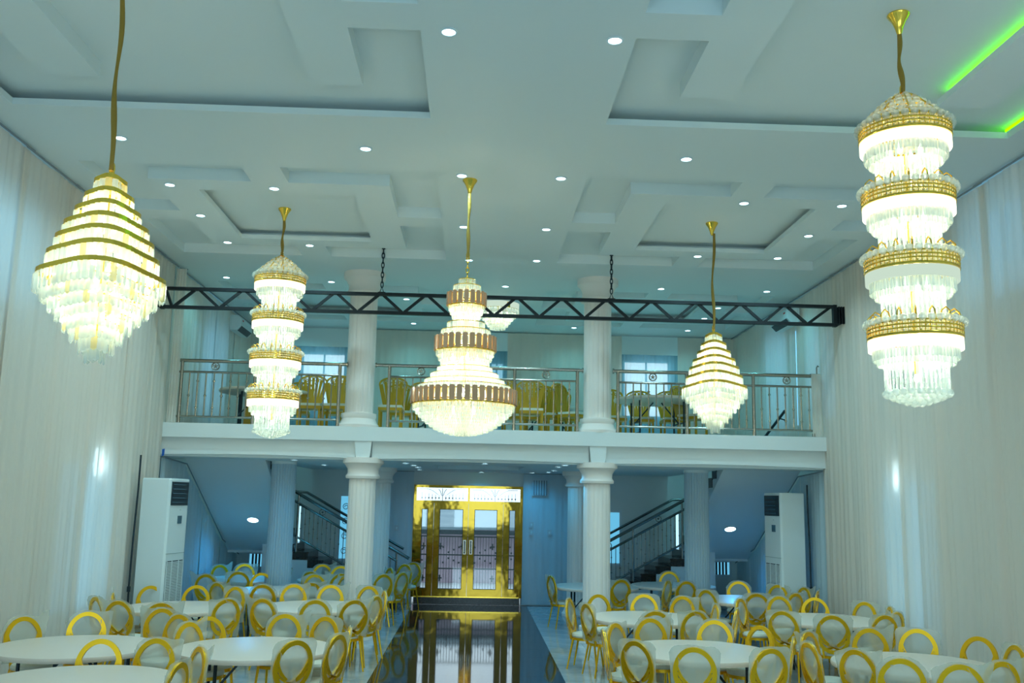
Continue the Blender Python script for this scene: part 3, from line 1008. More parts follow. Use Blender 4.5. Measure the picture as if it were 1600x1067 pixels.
# --- tall tower chandelier of four stacked drums
def tower(x, y, ztop, label, detail, dims=(False, False, True, False)):
    z0 = 3.10
    root = thing('tower_chandelier', (x, y, z0), label, 'chandelier', 'tall stacked drum chandeliers')
    L = lambda z: z - z0
    canopy_and_rod(root, ztop - z0, L(5.70), 0.012)
    MB().lathe([(0.016, L(3.3)), (0.016, L(5.72))], 8).build('centre_stem', M['gold'], root)
    # bead dome on top
    dome = MB()
    for k in range(10):
        a = 2 * PI * k / 10
        dome.tube([(0.02 * math.cos(a), 0.02 * math.sin(a), L(5.70)), (0.13 * math.cos(a), 0.13 * math.sin(a), L(5.63)), (0.26 * math.cos(a), 0.26 * math.sin(a), L(5.51)), (0.36 * math.cos(a), 0.36 * math.sin(a), L(5.40))], 0.007, 5)
    for r_, z_ in ((0.12, 5.625), (0.19, 5.565), (0.26, 5.50), (0.32, 5.44), (0.36, 5.395)):
        dome.tube([(r_ * math.cos(a * PI / 16), r_ * math.sin(a * PI / 16), L(z_)) for a in range(32)], 0.006, 5, closed=True)
    dm = dome.build('dome_frame', M['gold'], root)
    bme = None
    stuff = MB()
    for r_, z_, rb in ((0.06, 5.655, 0.030), (0.125, 5.61, 0.031), (0.19, 5.555, 0.032), (0.255, 5.49, 0.033), (0.315, 5.43, 0.034), (0.362, 5.392, 0.034)):
        n = int(2 * PI * r_ / (rb * 2.05))
        for i in range(n):
            a = 2 * PI * i / n + r_ * 7
            c = (r_ * math.cos(a), r_ * math.sin(a), L(z_))
            if detail:
                if bme is None:
                    bme = MB().add([(0.032 * p[0], 0.032 * p[1], 0.032 * p[2]) for p in BV], BF).mesh('crystal_bead', M['crystal'], True)
                inst('crystal_bead', bme, dm, c)
            else:
                bead(stuff, c, rb)
    if not detail:
        tag(stuff.build('crystal_beads', M['crystal'], dm, smooth=True), kind='stuff')
    tops = (5.39, 4.835, 4.28, 3.735)
    for k, zt in enumerate(tops):
        drum = MB()
        R_ = 0.355
        for z_ in (zt - 0.005, zt - 0.035, zt - 0.065, zt - 0.10):
            drum.tube([(R_ * math.cos(a * PI / 20), R_ * math.sin(a * PI / 20), L(z_)) for a in range(40)], 0.0075, 6, closed=True)
        drum.lathe([(R_ - 0.012, L(zt - 0.115)), (R_ + 0.004, L(zt - 0.115)), (R_ + 0.004, L(zt - 0.100)), (R_ - 0.012, L(zt - 0.100)), (R_ - 0.012, L(zt - 0.115))], 40, cap=False)
        for i in range(56):
            a = 2 * PI * i / 56
            drum.bar((R_ * math.cos(a), R_ * math.sin(a), L(zt)), (R_ * math.cos(a), R_ * math.sin(a), L(zt - 0.105)), 0.006)
        for i in range(10):                      # gold spokes
            a = 2 * PI * i / 10
            drum.bar((0.02 * math.cos(a), 0.02 * math.sin(a), L(zt - 0.09)), (R_ * math.cos(a), R_ * math.sin(a), L(zt - 0.09)), 0.012)
        for i in range(16):                      # looped scrolls above the band
            a = 2 * PI * i / 16
            ca, sa = math.cos(a), math.sin(a)
            if k:
                drum.tube([(r2 * ca, r2 * sa, L(zt) + h2) for r2, h2 in ((0.25, 0.02), (0.27, 0.085), (0.31, 0.105), (0.345, 0.07), (0.355, 0.0))], 0.006, 5)
        dr = drum.build('drum_frame', M['gold'], root, smooth=True)
        gr = MB()
        for rr in range(3):
            ring_boxes(gr, R_ - 0.004, L(zt - 0.030 - 0.032 * rr) + 0.004, L(zt - 0.010 - 0.032 * rr), 56, 0.026, 0.012)
        tag(gr.build('crystal_grid', M['crystal_amber'], dr), kind='stuff')
        MB().lathe([(R_ - 0.02, L(zt - 0.205)), (R_ - 0.002, L(zt - 0.20)), (R_ - 0.002, L(zt - 0.118)), (R_ - 0.02, L(zt - 0.118)), (R_ - 0.02, L(zt - 0.205))], 48, cap=False).build('led_ring', M['led_ring_dim'] if dims[k] else M['led_ring'], root, smooth=True)
        pr = MB()
        ring_boxes(pr, 0.318, L(zt - 0.275), L(zt - 0.17), 64, 0.027, 0.014)
        ring_boxes(pr, 0.285, L(zt - 0.315), L(zt - 0.19), 60, 0.026, 0.014)
        zbot = tops[k + 1] + 0.02 if k < 3 else 3.20
        for q in range(38):
            a = 2 * PI * q / 38
            zq = zt - 0.20
            while zq > zbot + 0.01:
                hgt = 0.034 if q % 2 else 0.11
                a_ = a
                ring_boxes(pr, 0.235, L(max(zq - hgt, zbot)), L(zq), 1, 0.026 if q % 2 == 0 else 0.022, 0.014, a_ - 0.01, a_ + 0.01)
                zq -= hgt + 0.006
        tag(pr.build('crystal_prisms', M['crystal'], root), kind='stuff')
        if k:
            bb = MB()
            n = 34
            for i in range(n):
                a = 2 * PI * i / n
                bead(bb, (0.365 * math.cos(a), 0.365 * math.sin(a), L(zt + 0.012)), 0.031)
            tag(bb.build('crystal_beads', M['crystal'], root, smooth=True), kind='stuff')
    bb = MB()
    for r_, z_ in ((0.232, 3.195), (0.185, 3.172), (0.135, 3.152), (0.085, 3.135), (0.03, 3.122)):
        n = max(1, int(2 * PI * r_ / 0.062))
        for i in range(n):
            a = 2 * PI * i / n
            bead(bb, (r_ * math.cos(a), r_ * math.sin(a), L(z_)), 0.031)
    tag(bb.build('bottom_beads', M['crystal'], root, smooth=True), kind='stuff')
    sp = []
    for zt in tops:
        for i in range(4):
            a = PI / 4 + i * PI / 2
            sp.append((0.12 * math.cos(a), 0.12 * math.sin(a), L(zt - 0.22)))
    sp.append((0, 0, L(3.32)))
    bulbs(root, sp, 0.022)
    for zt in tops:
        chand_light(root, L(zt - 0.30), CHAND_W * 0.55, 0.08)
    return root


tower(3.465, 7.30, ZR, 'tall gold drum chandelier of four crystal tiers nearest the camera on the right', True)
tower(-2.82, 13.35, ZR, 'tall gold drum chandelier of four crystal tiers hanging before the left balcony rail', False, (False,) * 4)


# --- wavy tiered crystal chandelier
def wave(x, y, ztop, label, detail, rot, lean, drop=0.0):
    z0 = 3.31
    ztop += drop
    root = thing('wave_chandelier', (x, y, z0 - drop), label, 'chandelier', 'wavy tiered crystal chandeliers')
    L = lambda z: z - z0
    canopy_and_rod(root, ztop - z0, L(4.80), 0.02, lean=lean)
    MB().tube([(0, 0, L(4.82)), (0, 0, L(3.5))], 0.015, 8).build('centre_stem', M['gold'], root)
    amp = 0.028
    near = math.atan2(-y, -x)
    up = [(0.117, 4.722), (0.178, 4.600), (0.238, 4.484), (0.305, 4.368), (0.356, 4.256), (0.406, 4.131), (0.465, 3.985)]
    dn = [(0.472, 3.98), (0.411, 3.90), (0.353, 3.825), (0.302, 3.76), (0.240, 3.68), (0.184, 3.604), (0.123, 3.522), (0.067, 3.452)]
    zf = lambda a, r_: amp * (0.35 + 0.65 * r_ / 0.46) * math.cos(2 * (a - near + rot))
    rf = lambda a, r_: r_ * (0.895 + 0.06 * math.cos(4 * (a - near)) - 0.02 * math.cos(2 * (a - near)))
    ln = 0.13
    cme = None
    for ti, (r_, z_) in enumerate(up + dn[1:]):
        band = ti < len(up)
        n = max(6, int(2 * PI * r_ / 0.050))
        f = MB()
        pts = []
        for i in range(48):
            a = 2 * PI * i / 48
            pts.append((rf(a, r_) * math.cos(a), rf(a, r_) * math.sin(a), L(z_) + zf(a, r_)))
        hb = 0.036 if band else 0.006
        vs, fs = [], []
        for p in pts:
            rp = math.hypot(p[0], p[1])
            ca, sa = p[0] / rp, p[1] / rp
            for rr, zz in ((0.006, hb / 2), (0.006, -hb / 2), (-0.004, -hb / 2), (-0.004, hb / 2)):
                vs.append((ca * (rp + rr), sa * (rp + rr), p[2] + zz))
        for i in range(48):
            j = (i + 1) % 48
            for q in range(4):
                w = (q + 1) % 4
                fs.append((i * 4 + q, i * 4 + w, j * 4 + w, j * 4 + q))
        f.add(vs, fs)
        for i in range(4):
            a = 2 * PI * i / 4 + PI / 4
            f.bar((0.01 * math.cos(a), 0.01 * math.sin(a), L(z_)), (rf(a, r_) * math.cos(a), rf(a, r_) * math.sin(a), L(z_) + zf(a, r_)), 0.008)
        tier = f.build('tier_band' if band else 'tier_ring', M['gold'], root)
        st = MB()
        for i in range(n):
            a = 2 * PI * i / n + ti * 0.1
            front = math.cos(a - near) > 0.0
            ra = rf(a, r_)
            zz = L(z_) + zf(a, r_)
            if detail and front:
                if cme is None:
                    c_ = MB()
                    ring_boxes(c_, 0.0, -ln, 0.0, 1, 0.046, 0.018, -0.001, 0.001)
                    cme = [c_.mesh('crystal', M['crystal']), None]
                    c2 = MB()
                    ring_boxes(c2, 0.0, -ln, 0.0, 1, 0.046, 0.018, -0.001, 0.001)
                    cme[1] = c2.mesh('crystal_gold_reflection', M['crystal_amber'])  # gold reflections put into the colour of scattered crystals
                inst('crystal', cme[1] if (i * 7 + ti * 3) % 11 == 0 else cme[0], tier, (ra * math.cos(a), ra * math.sin(a), zz - hb / 2), (0, 0, a + _jit.uniform(-0.5, 0.5)))
            else:
                ring_boxes(st, ra, zz - hb / 2 - ln, zz - hb / 2, 1, 0.046, 0.018, a - 0.001, a + 0.001)
        if st.v:
            tag(st.build('crystal_row', M['crystal'], tier), kind='stuff')
    sp = [(0.10 * math.cos(a), 0.10 * math.sin(a), z) for z in (4.36, 4.10, 3.86, 3.66) for a in (0.6, 2.7, 4.8)]
    sp += [(0.24 * math.cos(a), 0.24 * math.sin(a), 3.96) for a in (0, 1.05, 2.1, 3.15, 4.2, 5.25)]
    bulbs(root, [(p[0], p[1], L(p[2])) for p in sp], 0.022)
    for z in (4.45, 4.0, 3.7):
        chand_light(root, L(z), CHAND_W * 0.75, 0.08)
    return root


wave(-2.85, 7.15, ZR, 'large wavy crystal chandelier with gold bands nearest the camera on the left', True, 0.10, -0.05, 0.05)
wave(3.405, 13.40, ZR, 'smaller looking wavy crystal chandelier hanging before the right balcony rail', False, -0.05, 0.03)

# --- big central chandelier
cz0 = 3.05
t = thing('crystal_chandelier', (-0.14, 11.39, cz0), 'large three-tier crystal chandelier with amber plates in the middle of the hall', 'chandelier')
Lc = lambda z: z - cz0
canopy_and_rod(t, ZC - cz0, Lc(5.25), 0.006)
link2 = MB().tube([(0.018 * math.cos(a * PI / 6), 0, 0.04 * math.sin(a * PI / 6)) for a in range(12)], 0.007, 6, closed=True).mesh('chain_link', M['gold'], True)
for k in range(4):
    inst('chain_link', link2, t, (0, 0, Lc(5.22 - 0.065 * k)), (0, 0, (k % 2) * PI / 2))
MB().lathe([(0.018, Lc(3.2)), (0.018, Lc(5.0))], 8).build('centre_stem', M['gold'], t)
TIERS = [  # radius, top, bottom, gold rim
    (0.10, 4.965, 4.87, 1), (0.165, 4.885, 4.79, 1), (0.215, 4.66, 4.585, 0), (0.195, 4.61, 4.535, 0), (0.17, 4.56, 4.48, 0), (0.15, 4.51, 4.32, 0),
    (0.226, 4.425, 4.31, 1), (0.295, 4.33, 4.23, 1), (0.345, 4.10, 4.02, 0), (0.318, 4.045, 3.965, 0), (0.292, 3.99, 3.91, 0), (0.262, 3.94, 3.84, 0),
    (0.328, 3.875, 3.785, 1), (0.405, 3.80, 3.705, 1), (0.478, 3.72, 3.63, 1), (0.553, 3.65, 3.56, 1),
    (0.605, 3.43, 3.36, 0), (0.572, 3.385, 3.315, 0), (0.535, 3.345, 3.275, 0), (0.495, 3.305, 3.235, 0), (0.452, 3.265, 3.20, 0), (0.405, 3.23, 3.165, 0),
    (0.352, 3.20, 3.135, 0), (0.295, 3.17, 3.11, 0), (0.232, 3.145, 3.09, 0), (0.165, 3.125, 3.072, 0), (0.09, 3.11, 3.06, 0)]
for (r_, z1, z0, rim) in TIERS:
    fr = MB().tube([(r_ * math.cos(a * PI / 20), r_ * math.sin(a * PI / 20), Lc(z1)) for a in range(40)], 0.006 if rim and r_ < 0.32 else 0.004, 6, closed=True)
    for i in range(4):
        a = 2 * PI * i / 4
        fr.bar((0, 0, Lc(z1)), (r_ * math.cos(a), r_ * math.sin(a), Lc(z1)), 0.006)
    frame = fr.build('tier_frame', M['gold'], t, smooth=True)
    pr = MB()
    ring_boxes(pr, r_, Lc(z0), Lc(z1) - 0.004, max(8, int(2 * PI * r_ / 0.027)), 0.024, 0.014)
    tag(pr.build('crystal_prisms', M['crystal'], frame), kind='stuff')
for (r_, z1, z0, n) in ((0.24, 4.80, 4.635, 20), (0.372, 4.255, 4.075, 28), (0.635, 3.605, 3.425, 46)):
    fr = MB()
    for zz in (z1 - 0.03, z0 + 0.03):
        fr.tube([((r_ - 0.012) * math.cos(a * PI / 24), (r_ - 0.012) * math.sin(a * PI / 24), Lc(zz)) for a in range(48)], 0.007, 6, closed=True)
    fr.lathe([(r_ - 0.02, Lc(z0 - 0.01)), (r_ - 0.005, Lc(z0 - 0.01)), (r_ - 0.005, Lc(z0 + 0.01)), (r_ - 0.02, Lc(z0 + 0.01)), (r_ - 0.02, Lc(z0 - 0.01))], 48, cap=False)
    fm = fr.build('plate_ring', M['gold'], t)
    w = 2 * PI * r_ / n * 0.74
    h = z1 - z0
    outl = []
    for i in range(7):
        a = PI * i / 6
        outl.append((w / 2 * math.cos(a), h / 2 - w * 0.22 + w * 0.22 * math.sin(a)))
    for i in range(7):
        a = PI + PI * i / 6
        outl.append((w / 2 * math.cos(a), -h / 2 + w * 0.22 + w * 0.22 * math.sin(a)))
    pm = MB().prism(outl, -0.006, 0.006).mesh('amber_plate', M['rose'])
    cr = MB()
    for i in range(n):
        a = 2 * PI * i / n
        inst('amber_plate', pm, fm, (r_ * math.cos(a), r_ * math.sin(a), Lc((z0 + z1) / 2)), (0, 0, a - PI / 2))
    ring_boxes(cr, r_ - 0.03, Lc(z0 - 0.02), Lc(z1 - 0.02), n * 2, 0.024, 0.012)
    tag(cr.build('inner_prisms', M['crystal_amber'], fm), kind='stuff')
sp = [(0.07 * math.cos(a), 0.07 * math.sin(a), Lc(z)) for z in (4.70, 4.48, 4.16) for a in (0.5, 2.6, 4.7)]
sp += [(0.15 * math.cos(a), 0.15 * math.sin(a), Lc(3.98)) for a in (0.2, 1.8, 3.3, 4.9)]
sp += [(0.34 * math.cos(a), 0.34 * math.sin(a), Lc(3.52)) for a in [i * PI / 4 for i in range(8)]] + [(0.12, 0, Lc(3.35)), (-0.12, 0, Lc(3.35))]
bulbs(t, sp, 0.024)
for z, w in ((4.6, 0.7), (4.1, 1.0), (3.6, 1.8), (3.33, 1.6)):
    chand_light(t, Lc(z), CHAND_W * w, 0.1)

# --- flush crystal chandelier over the balcony
t = thing('ceiling_chandelier', (0.40, 18.7, 5.66), 'flush round crystal chandelier on the ceiling above the balcony', 'chandelier')
Lg = lambda z: z - 5.66
ZG3 = ceil_z(0.40, 18.7)
MB().lathe([(0.44, Lg(6.19)), (0.45, Lg(6.2)), (0.45, Lg(ZG3))], 40).build('ceiling_plate', M['frame_white'], t, smooth=True)
MB().lathe([(0.40, Lg(6.07)), (0.425, Lg(6.07)), (0.425, Lg(6.19)), (0.40, Lg(6.19)), (0.40, Lg(6.07))], 48, cap=False).build('light_band', M['led_ring_dim'], t, smooth=True)
gb = MB()
for i in range(4):
    a = PI / 4 + i * PI / 2 - 0.3
    gb.box(-0.03, 0.03, -0.012, 0.012, Lg(6.06), Lg(6.17), Matrix.Translation((0.43 * math.cos(a), 0.43 * math.sin(a), 0)) @ Matrix.Rotation(a + PI / 2, 4, 'Z'))
gb.build('gold_clasps', M['gold'], t)
for r_, z1, z0 in ((0.42, 6.07, 5.97), (0.36, 6.0, 5.92), (0.31, 5.95, 5.87), (0.255, 5.90, 5.80), (0.205, 5.84, 5.74), (0.15, 5.77, 5.68)):
    fr = MB().tube([(r_ * math.cos(a * PI / 18), r_ * math.sin(a * PI / 18), Lg(z1)) for a in range(36)], 0.006, 5, closed=True).build('tier_frame', M['gold'], t)
    pr = MB()
    ring_boxes(pr, r_, Lg(z0), Lg(z1), int(2 * PI * r_ / 0.035), 0.03, 0.014)
    tag(pr.build('crystal_prisms', M['crystal'], fr), kind='stuff')
bulbs(t, [(0.2 * math.cos(a), 0.2 * math.sin(a), Lg(5.99)) for a in (0.3, 1.9, 3.4, 5.0)] + [(0, 0, Lg(5.86))], 0.025)
chand_light(t, Lg(6.0), 14.0, 0.08)
MB().tube([(0, 0, Lg(6.18)), (0, 0, Lg(5.72))], 0.012, 6).build('centre_stem', M['gold'], t)

# ------------------------------------------------------------------ gold entrance door
YD = YB + 0.02
door = bpy.data.objects.new('door_1', None)
COL.objects.link(door)
door.location = (-0.09, YD, 0.0)
tag(door, 'wide gold entrance door with glazed leaves and a bright transom', kind='structure')
dx = lambda x: x + 0.09
fr = MB()
for (a, b, q0, q1) in ((-1.345, -1.285, 0.15, 2.64), (1.085, 1.145, 0.15, 2.64), (-1.285, 1.085, 2.58, 2.64), (-1.285, 1.085, 2.235, 2.29), (-0.115, -0.07, 2.29, 2.58)):
    fr.box(dx(a), dx(b), -0.03, 0.10, q0, q1)
fr.build('door_frame', M['door_gold'], door)
MB().box(dx(-1.28), dx(1.10), -0.06, 0.2, 0.0, 0.15).build('threshold_step', M['stair_granite'], door)
MB().box(dx(-1.285), dx(1.085), -0.035, 0.03, 0.15, 0.175).build('threshold_strip', M['gold'], door)


def leaf(x0, x1, p0, p1, zp0, zp1, name, handle=None):
    z0, z1 = 0.17, 2.235
    m = MB()
    m.box(dx(x0), dx(p0), 0, 0.05, z0, z1).box(dx(p1), dx(x1), 0, 0.05, z0, z1).box(dx(p0), dx(p1), 0, 0.05, z0, zp0).box(dx(p0), dx(p1), 0, 0.05, zp1, z1)
    lf = m.build(name, M['door_gold'], door)
    MB().box(dx(p0) - 0.005, dx(p1) + 0.005, 0.02, 0.03, zp0 - 0.005, zp1 + 0.005).build('pane', M['pane'], lf)
    bd = MB()
    for (a, b, q0, q1) in ((p0 - 0.012, p0, zp0, zp1), (p1, p1 + 0.012, zp0, zp1), (p0 - 0.012, p1 + 0.012, zp0 - 0.012, zp0), (p0 - 0.012, p1 + 0.012, zp1, zp1 + 0.012)):
        bd.box(dx(a), dx(b), -0.008, 0.0, q0, q1)
    bd.build('glazing_bead', M['dark'], lf)
    if handle is not None:
        h = MB()
        h.box(dx(handle) - 0.035, dx(handle) + 0.035, -0.02, 0.0, 1.10, 1.42)
        h.tube([(dx(handle), -0.02, 1.13), (dx(handle), -0.07, 1.15), (dx(handle), -0.07, 1.37), (dx(handle), -0.02, 1.39)], 0.014, 8)
        h.build('handle', M['steel'], lf)
    return lf


leaf(-1.285, -0.885, -1.145, -1.03, 0.35, 2.09, 'side_panel')
leaf(-0.878, -0.098, -0.735, -0.225, 0.34, 2.09, 'door_leaf', -0.165)
leaf(-0.090, 0.698, 0.058, 0.555, 0.34, 2.09, 'door_leaf', -0.02)
leaf(0.705, 1.085, 0.855, 0.965, 0.35, 2.09, 'side_panel')
for (a, b) in ((-1.285, -0.115), (-0.07, 1.085)):
    pn = MB().box(dx(a), dx(b), 0.03, 0.04, 2.285, 2.585).build('transom_pane', M['pane'], door)
    g = MB()
    c = (dx(a) + dx(b)) / 2
    for i in range(13):
        if i == 6:
            continue
        x = c + (i - 6) * 0.078
        g.bar((x, 0.08, 2.30), (x, 0.08, 2.40 + 0.012 * abs(i - 6)), 0.007)
        g.box(x - 0.014, x + 0.014, 0.072, 0.088, 2.335, 2.365)
    g.bar((c, 0.08, 2.29), (c, 0.08, 2.57), 0.012)
    for s in (-1, 1):
        g.tube([(c + s * 0.015, 0.08, 2.40), (c + s * 0.05, 0.08, 2.50), (c + s * 0.09, 0.08, 2.55)], 0.006, 5)
        g.tube([(c + s * (0.10 + 0.42 * j / 10), 0.08, 2.42 + 0.13 * math.sin(PI / 2 * min(1, j / 6))) for j in range(11)], 0.004, 5)
    g.build('transom_ironwork', M['dark'], pn)

# courtyard gate, yard wall and roof seen through the glass
t = thing('courtyard_gate', (-0.1, 23.3, 0.0), 'dark iron gate with cross ornaments seen through the gold door', 'gate')
for i in range(40):
    x = -1.3 + i * 0.067
    MB().bar((x, 0, -0.02), (x, 0, 1.45), 0.010).build('gate_bar', M['dark'], t)
for z in (0.05, 0.70, 1.02, 1.45):
    MB().bar((-1.35, 0, z), (1.35, 0, z), 0.03 if z > 0.3 else 0.015).build('gate_rail', M['dark'], t)
for x in (-0.65, -0.13, 0.12, 0.60, -1.05, 0.98):
    for z in (1.22, 0.48):
        MB().bar((x - 0.055, -0.02, z), (x + 0.055, -0.02, z), 0.03).bar((x, -0.02, z - 0.075), (x, -0.02, z + 0.075), 0.03).build('cross_ornament', M['dark'], t)
sm = MB()
for i in range(20):
    x = -1.2 + i * 0.125
    for z in (1.08 + 0.06 * (i % 3), 0.94 - 0.05 * (i % 3)):
        sm.box(x - 0.02, x + 0.02, -0.012, 0.012, z - 0.02, z + 0.02)
tag(sm.build('small_studs', M['dark'], t), kind='stuff')
t = thing('courtyard_building', (0, 28.0, 0.0), 'pink wall and blue-grey roof of a building outside the gold door', 'building')
MB().box(-5, 5, 0.0, 0.3, -0.2, 1.55).build('wall', M['pink'], t)
rf = MB().add([(-5, -0.6, 1.52), (5, -0.6, 1.62), (5, 3.2, 2.25), (-5, 3.2, 2.25), (-5, -0.6, 1.44), (5, -0.6, 1.54), (5, 3.2, 2.17), (-5, 3.2, 2.17)],
              [(0, 1, 2, 3), (4, 7, 6, 5), (0, 4, 5, 1), (1, 5, 6, 2), (2, 6, 7, 3), (3, 7, 4, 0)])
rf.build('roof', M['roof'], t)
MB().box(-5, 5, -0.64, -0.58, 1.36, 1.48).build('eave', M['dark'], t)
struct('trim_30', MB().box(-6, 6, 22.75, 34, -0.25, -0.02), M['yard'], label='pale concrete yard outside the door')

# switches on the far wall
for (x, z, nm) in ((1.35, 1.79, 'upper white switch plate right of the gold door'), (1.35, 1.62, 'lower white switch plate right of the gold door'), (1.76, 1.62, 'white switch plate farther right of the gold door'), (-1.71, 1.66, 'white switch plate left of the gold door')):
    t = thing('switch_plate', (x, YB - 0.05, z), nm, 'switch')
    MB().box(-0.045, 0.045, 0, 0.012, -0.06, 0.06).build('plate', M['switch'], t)
    MB().box(-0.018, 0.018, -0.006, 0, -0.025, 0.025).build('rocker', M['plaster2'], t)
t = thing('wall_grille', (1.52, YB - 0.05, 2.62), 'small grey louvred grille high on the wall right of the gold door', 'vent')
MB().box(-0.17, 0.17, 0.0, 0.02, -0.17, 0.17).build('backing', M['display'], t)
for k in range(6):
    MB().box(-0.17 + 0.058 * k, -0.14 + 0.058 * k, -0.02, 0.0, -0.17, 0.17).build('slat', M['drape_blue_lit'], t)


# ------------------------------------------------------------------ air conditioners
def floor_ac(x, y, rz, label, flip):
    root = thing('floor_air_conditioner', (x, y, 0), label, 'air conditioner', None, rz)
    w, d, h = 0.62, 0.46, 2.55                     # front faces -y, origin at the centre of the footprint
    b = MB()
    o = [(-w / 2, -d / 2 + .03), (-w / 2 + .03, -d / 2), (w / 2 - .03, -d / 2), (w / 2, -d / 2 + .03), (w / 2, d / 2), (-w / 2, d / 2)]
    n = len(o)
    vs = [(p[0], p[1], 0.0) for p in o] + [(p[0], p[1], h - 0.02) for p in o] + [(p[0] * 0.97, p[1] * 0.97, h) for p in o]
    fs = [tuple(range(n - 1, -1, -1)), tuple(range(2 * n, 3 * n))]
    for k in range(2):
        for i in range(n):
            j = (i + 1) % n
            fs.append((k * n + i, k * n + j, (k + 1) * n + j, (k + 1) * n + i))
    b.add(vs, fs).build('cabinet', M['ac'], root)
    f = -d / 2
    MB().box(-w / 2 + .05, w / 2 - .05, f - 0.012, f + 0.002, 2.14, 2.50).build('outlet_recess', M['ac_dark'], root)
    for k in range(5):
        z = 2.18 + k * 0.068
        MB().box(-w / 2 + .07, w / 2 - .16, f - 0.022, f - 0.012, z, z + 0.012).build('louvre', M['display'], root)
    MB().box(-0.06 + .05, 0.06 + .05, f - 0.010, f + 0.002, 1.86, 1.98).build('display', M['display'], root)
    MB().box(-0.012 + .05, 0.012 + .05, f - 0.008, f + 0.002, 2.065, 2.075).build('badge', M['ac_grey'], root)
    MB().box(-w / 2 + .02, w / 2 - .02, f - 0.005, f + 0.002, 1.405, 1.415).build('panel_seam', M['ac_grey'], root)
    MB().box(-w / 2 + .05, w / 2 - .05, f - 0.004, f + 0.002, 0.25, 1.30).build('intake_backing', M['ac_dark'], root)
    g = MB()
    for k in range(44):
        z = 0.26 + k * 0.0235
        g.box(-w / 2 + .05, w / 2 - .05, f - 0.014, f - 0.004, z, z + 0.014)
    for xx in (-w / 2 + .05, -w / 6 + 0.0, w / 6 - 0.0, w / 2 - .06):
        g.box(xx, xx + 0.012, f - 0.016, f - 0.004, 0.25, 1.30)
    tag(g.build('intake_slats', M['ac'], root), kind='stuff')
    if flip:
        MB().box(w / 2 - 0.0, w / 2 + 0.004, -0.14, -0.08, 2.08, 2.20).build('rating_label', M['ac_grey'], root) if flip < 0 else MB().box(-w / 2 - 0.004, -w / 2, -0.14, -0.08, 2.08, 2.20).build('rating_label', M['ac_grey'], root)
    return root


floor_ac(-4.81, 15.32, R(90 - 11), 'tall white floor standing air conditioner beside the left drapes', 0)
floor_ac(5.62, 17.28, R(-90 + 11), 'tall white floor standing air conditioner under the balcony by the right wall', 1)
t = thing('power_cord', (-5.17, 15.05, 0.0), 'black cord running down the drape behind the left air conditioner', 'cord')
MB().tube([(0.02, 0, 0.0), (0, 0, 0.9), (0.0, 0.01, 1.6), (0.01, 0.03, 2.4), (0.0, 0.05, 2.9)], 0.014, 6).build('cable', M['dark'], t)
MB().box(-0.02, 0.02, -0.02, 0.02, 0.84, 0.92).build('plug', M['dark'], t)
t = thing('power_cord', (6.0, 17.05, 0.0), 'black cord hanging behind the right air conditioner', 'cord')
MB().tube([(0.02, 0, 0.0), (0, 0, 0.9), (0.0, 0.01, 1.6), (-0.01, 0.03, 2.35), (0.0, 0.05, 2.7)], 0.014, 6).build('cable', M['dark'], t)
MB().box(-0.02, 0.02, -0.02, 0.02, 0.84, 0.92).build('plug', M['dark'], t)
t = thing('tape_scrap', (XL + 0.06, YG - 0.09, 3.0), 'scrap of blue tape at the left end of the balcony beam', 'tape')
MB().prism([(-0.012, 0.05), (0.03, 0.06), (0.028, -0.05), (-0.01, -0.07)], -0.004, 0.004).build('strip', M['tape'], t)


def split_ac(x, y, z, s, label):
    root = thing('wall_air_conditioner', (x, y, z), label, 'air conditioner', 'wall air conditioners on the balcony', 0)
    # back on the wall, s = +1 faces +x
    pr = [(0, 0.32), (0.17, 0.32), (0.235, 0.25), (0.235, 0.10), (0.15, 0.0), (0, 0.0)]
    n = len(pr)
    m = MB()
    vs = [(s * a, -0.5, b) for a, b in pr] + [(s * a, 0.5, b) for a, b in pr]
    fs = [tuple(range(n)), tuple(range(2 * n - 1, n - 1, -1))] + [(i, i + n, (i + 1) % n + n, (i + 1) % n) for i in range(n)]
    m.add(vs, fs).build('housing', M['ac'], root)
    MB().add([(s * a, yy, b) for yy in (-0.44, 0.44) for a, b in ((0.236, 0.095), (0.155, 0.0), (0.15, -0.006), (0.24, 0.088))], [(0, 1, 5, 4), (3, 7, 6, 2), (0, 4, 7, 3), (1, 2, 6, 5), (0, 3, 2, 1), (4, 5, 6, 7)]).build('air_slot', M['ac_dark'], root)
    MB().box(min(s * 0.236, s * 0.24), max(s * 0.236, s * 0.24), -0.40, -0.30, 0.20, 0.23).build('sticker', M['red'], root)
    MB().box(-0.03 if s < 0 else 0.0, 0.0 if s < 0 else 0.03, -0.52, -0.50, 0.03, 0.29).build('end_cap', M['ac'], root)
    return root


split_ac(XL + 0.02, 20.6, 5.78, 1, 'white wall air conditioner high on the left balcony wall')
split_ac(XR - 0.03, 17.9, 5.72, -1, 'white wall air conditioner high on the right balcony wall behind the truss')
t = thing('orange_glow_panel', (-4.72, 20.0, ZG), 'narrow board with an orange glow as its colour behind the left balcony rail', 'panel')
MB().box(-0.09, 0.09, 0, 0.03, 0.0, 0.78).build('board', M['amber'], t)  # board added to carry the orange glow as plain colour
MB().box(-0.12, 0.12, -0.06, 0.09, 0.0, 0.03).build('foot', M['dark'], t)

# ------------------------------------------------------------------ tables
TG = 'round white folding tables'
TR = 0.82


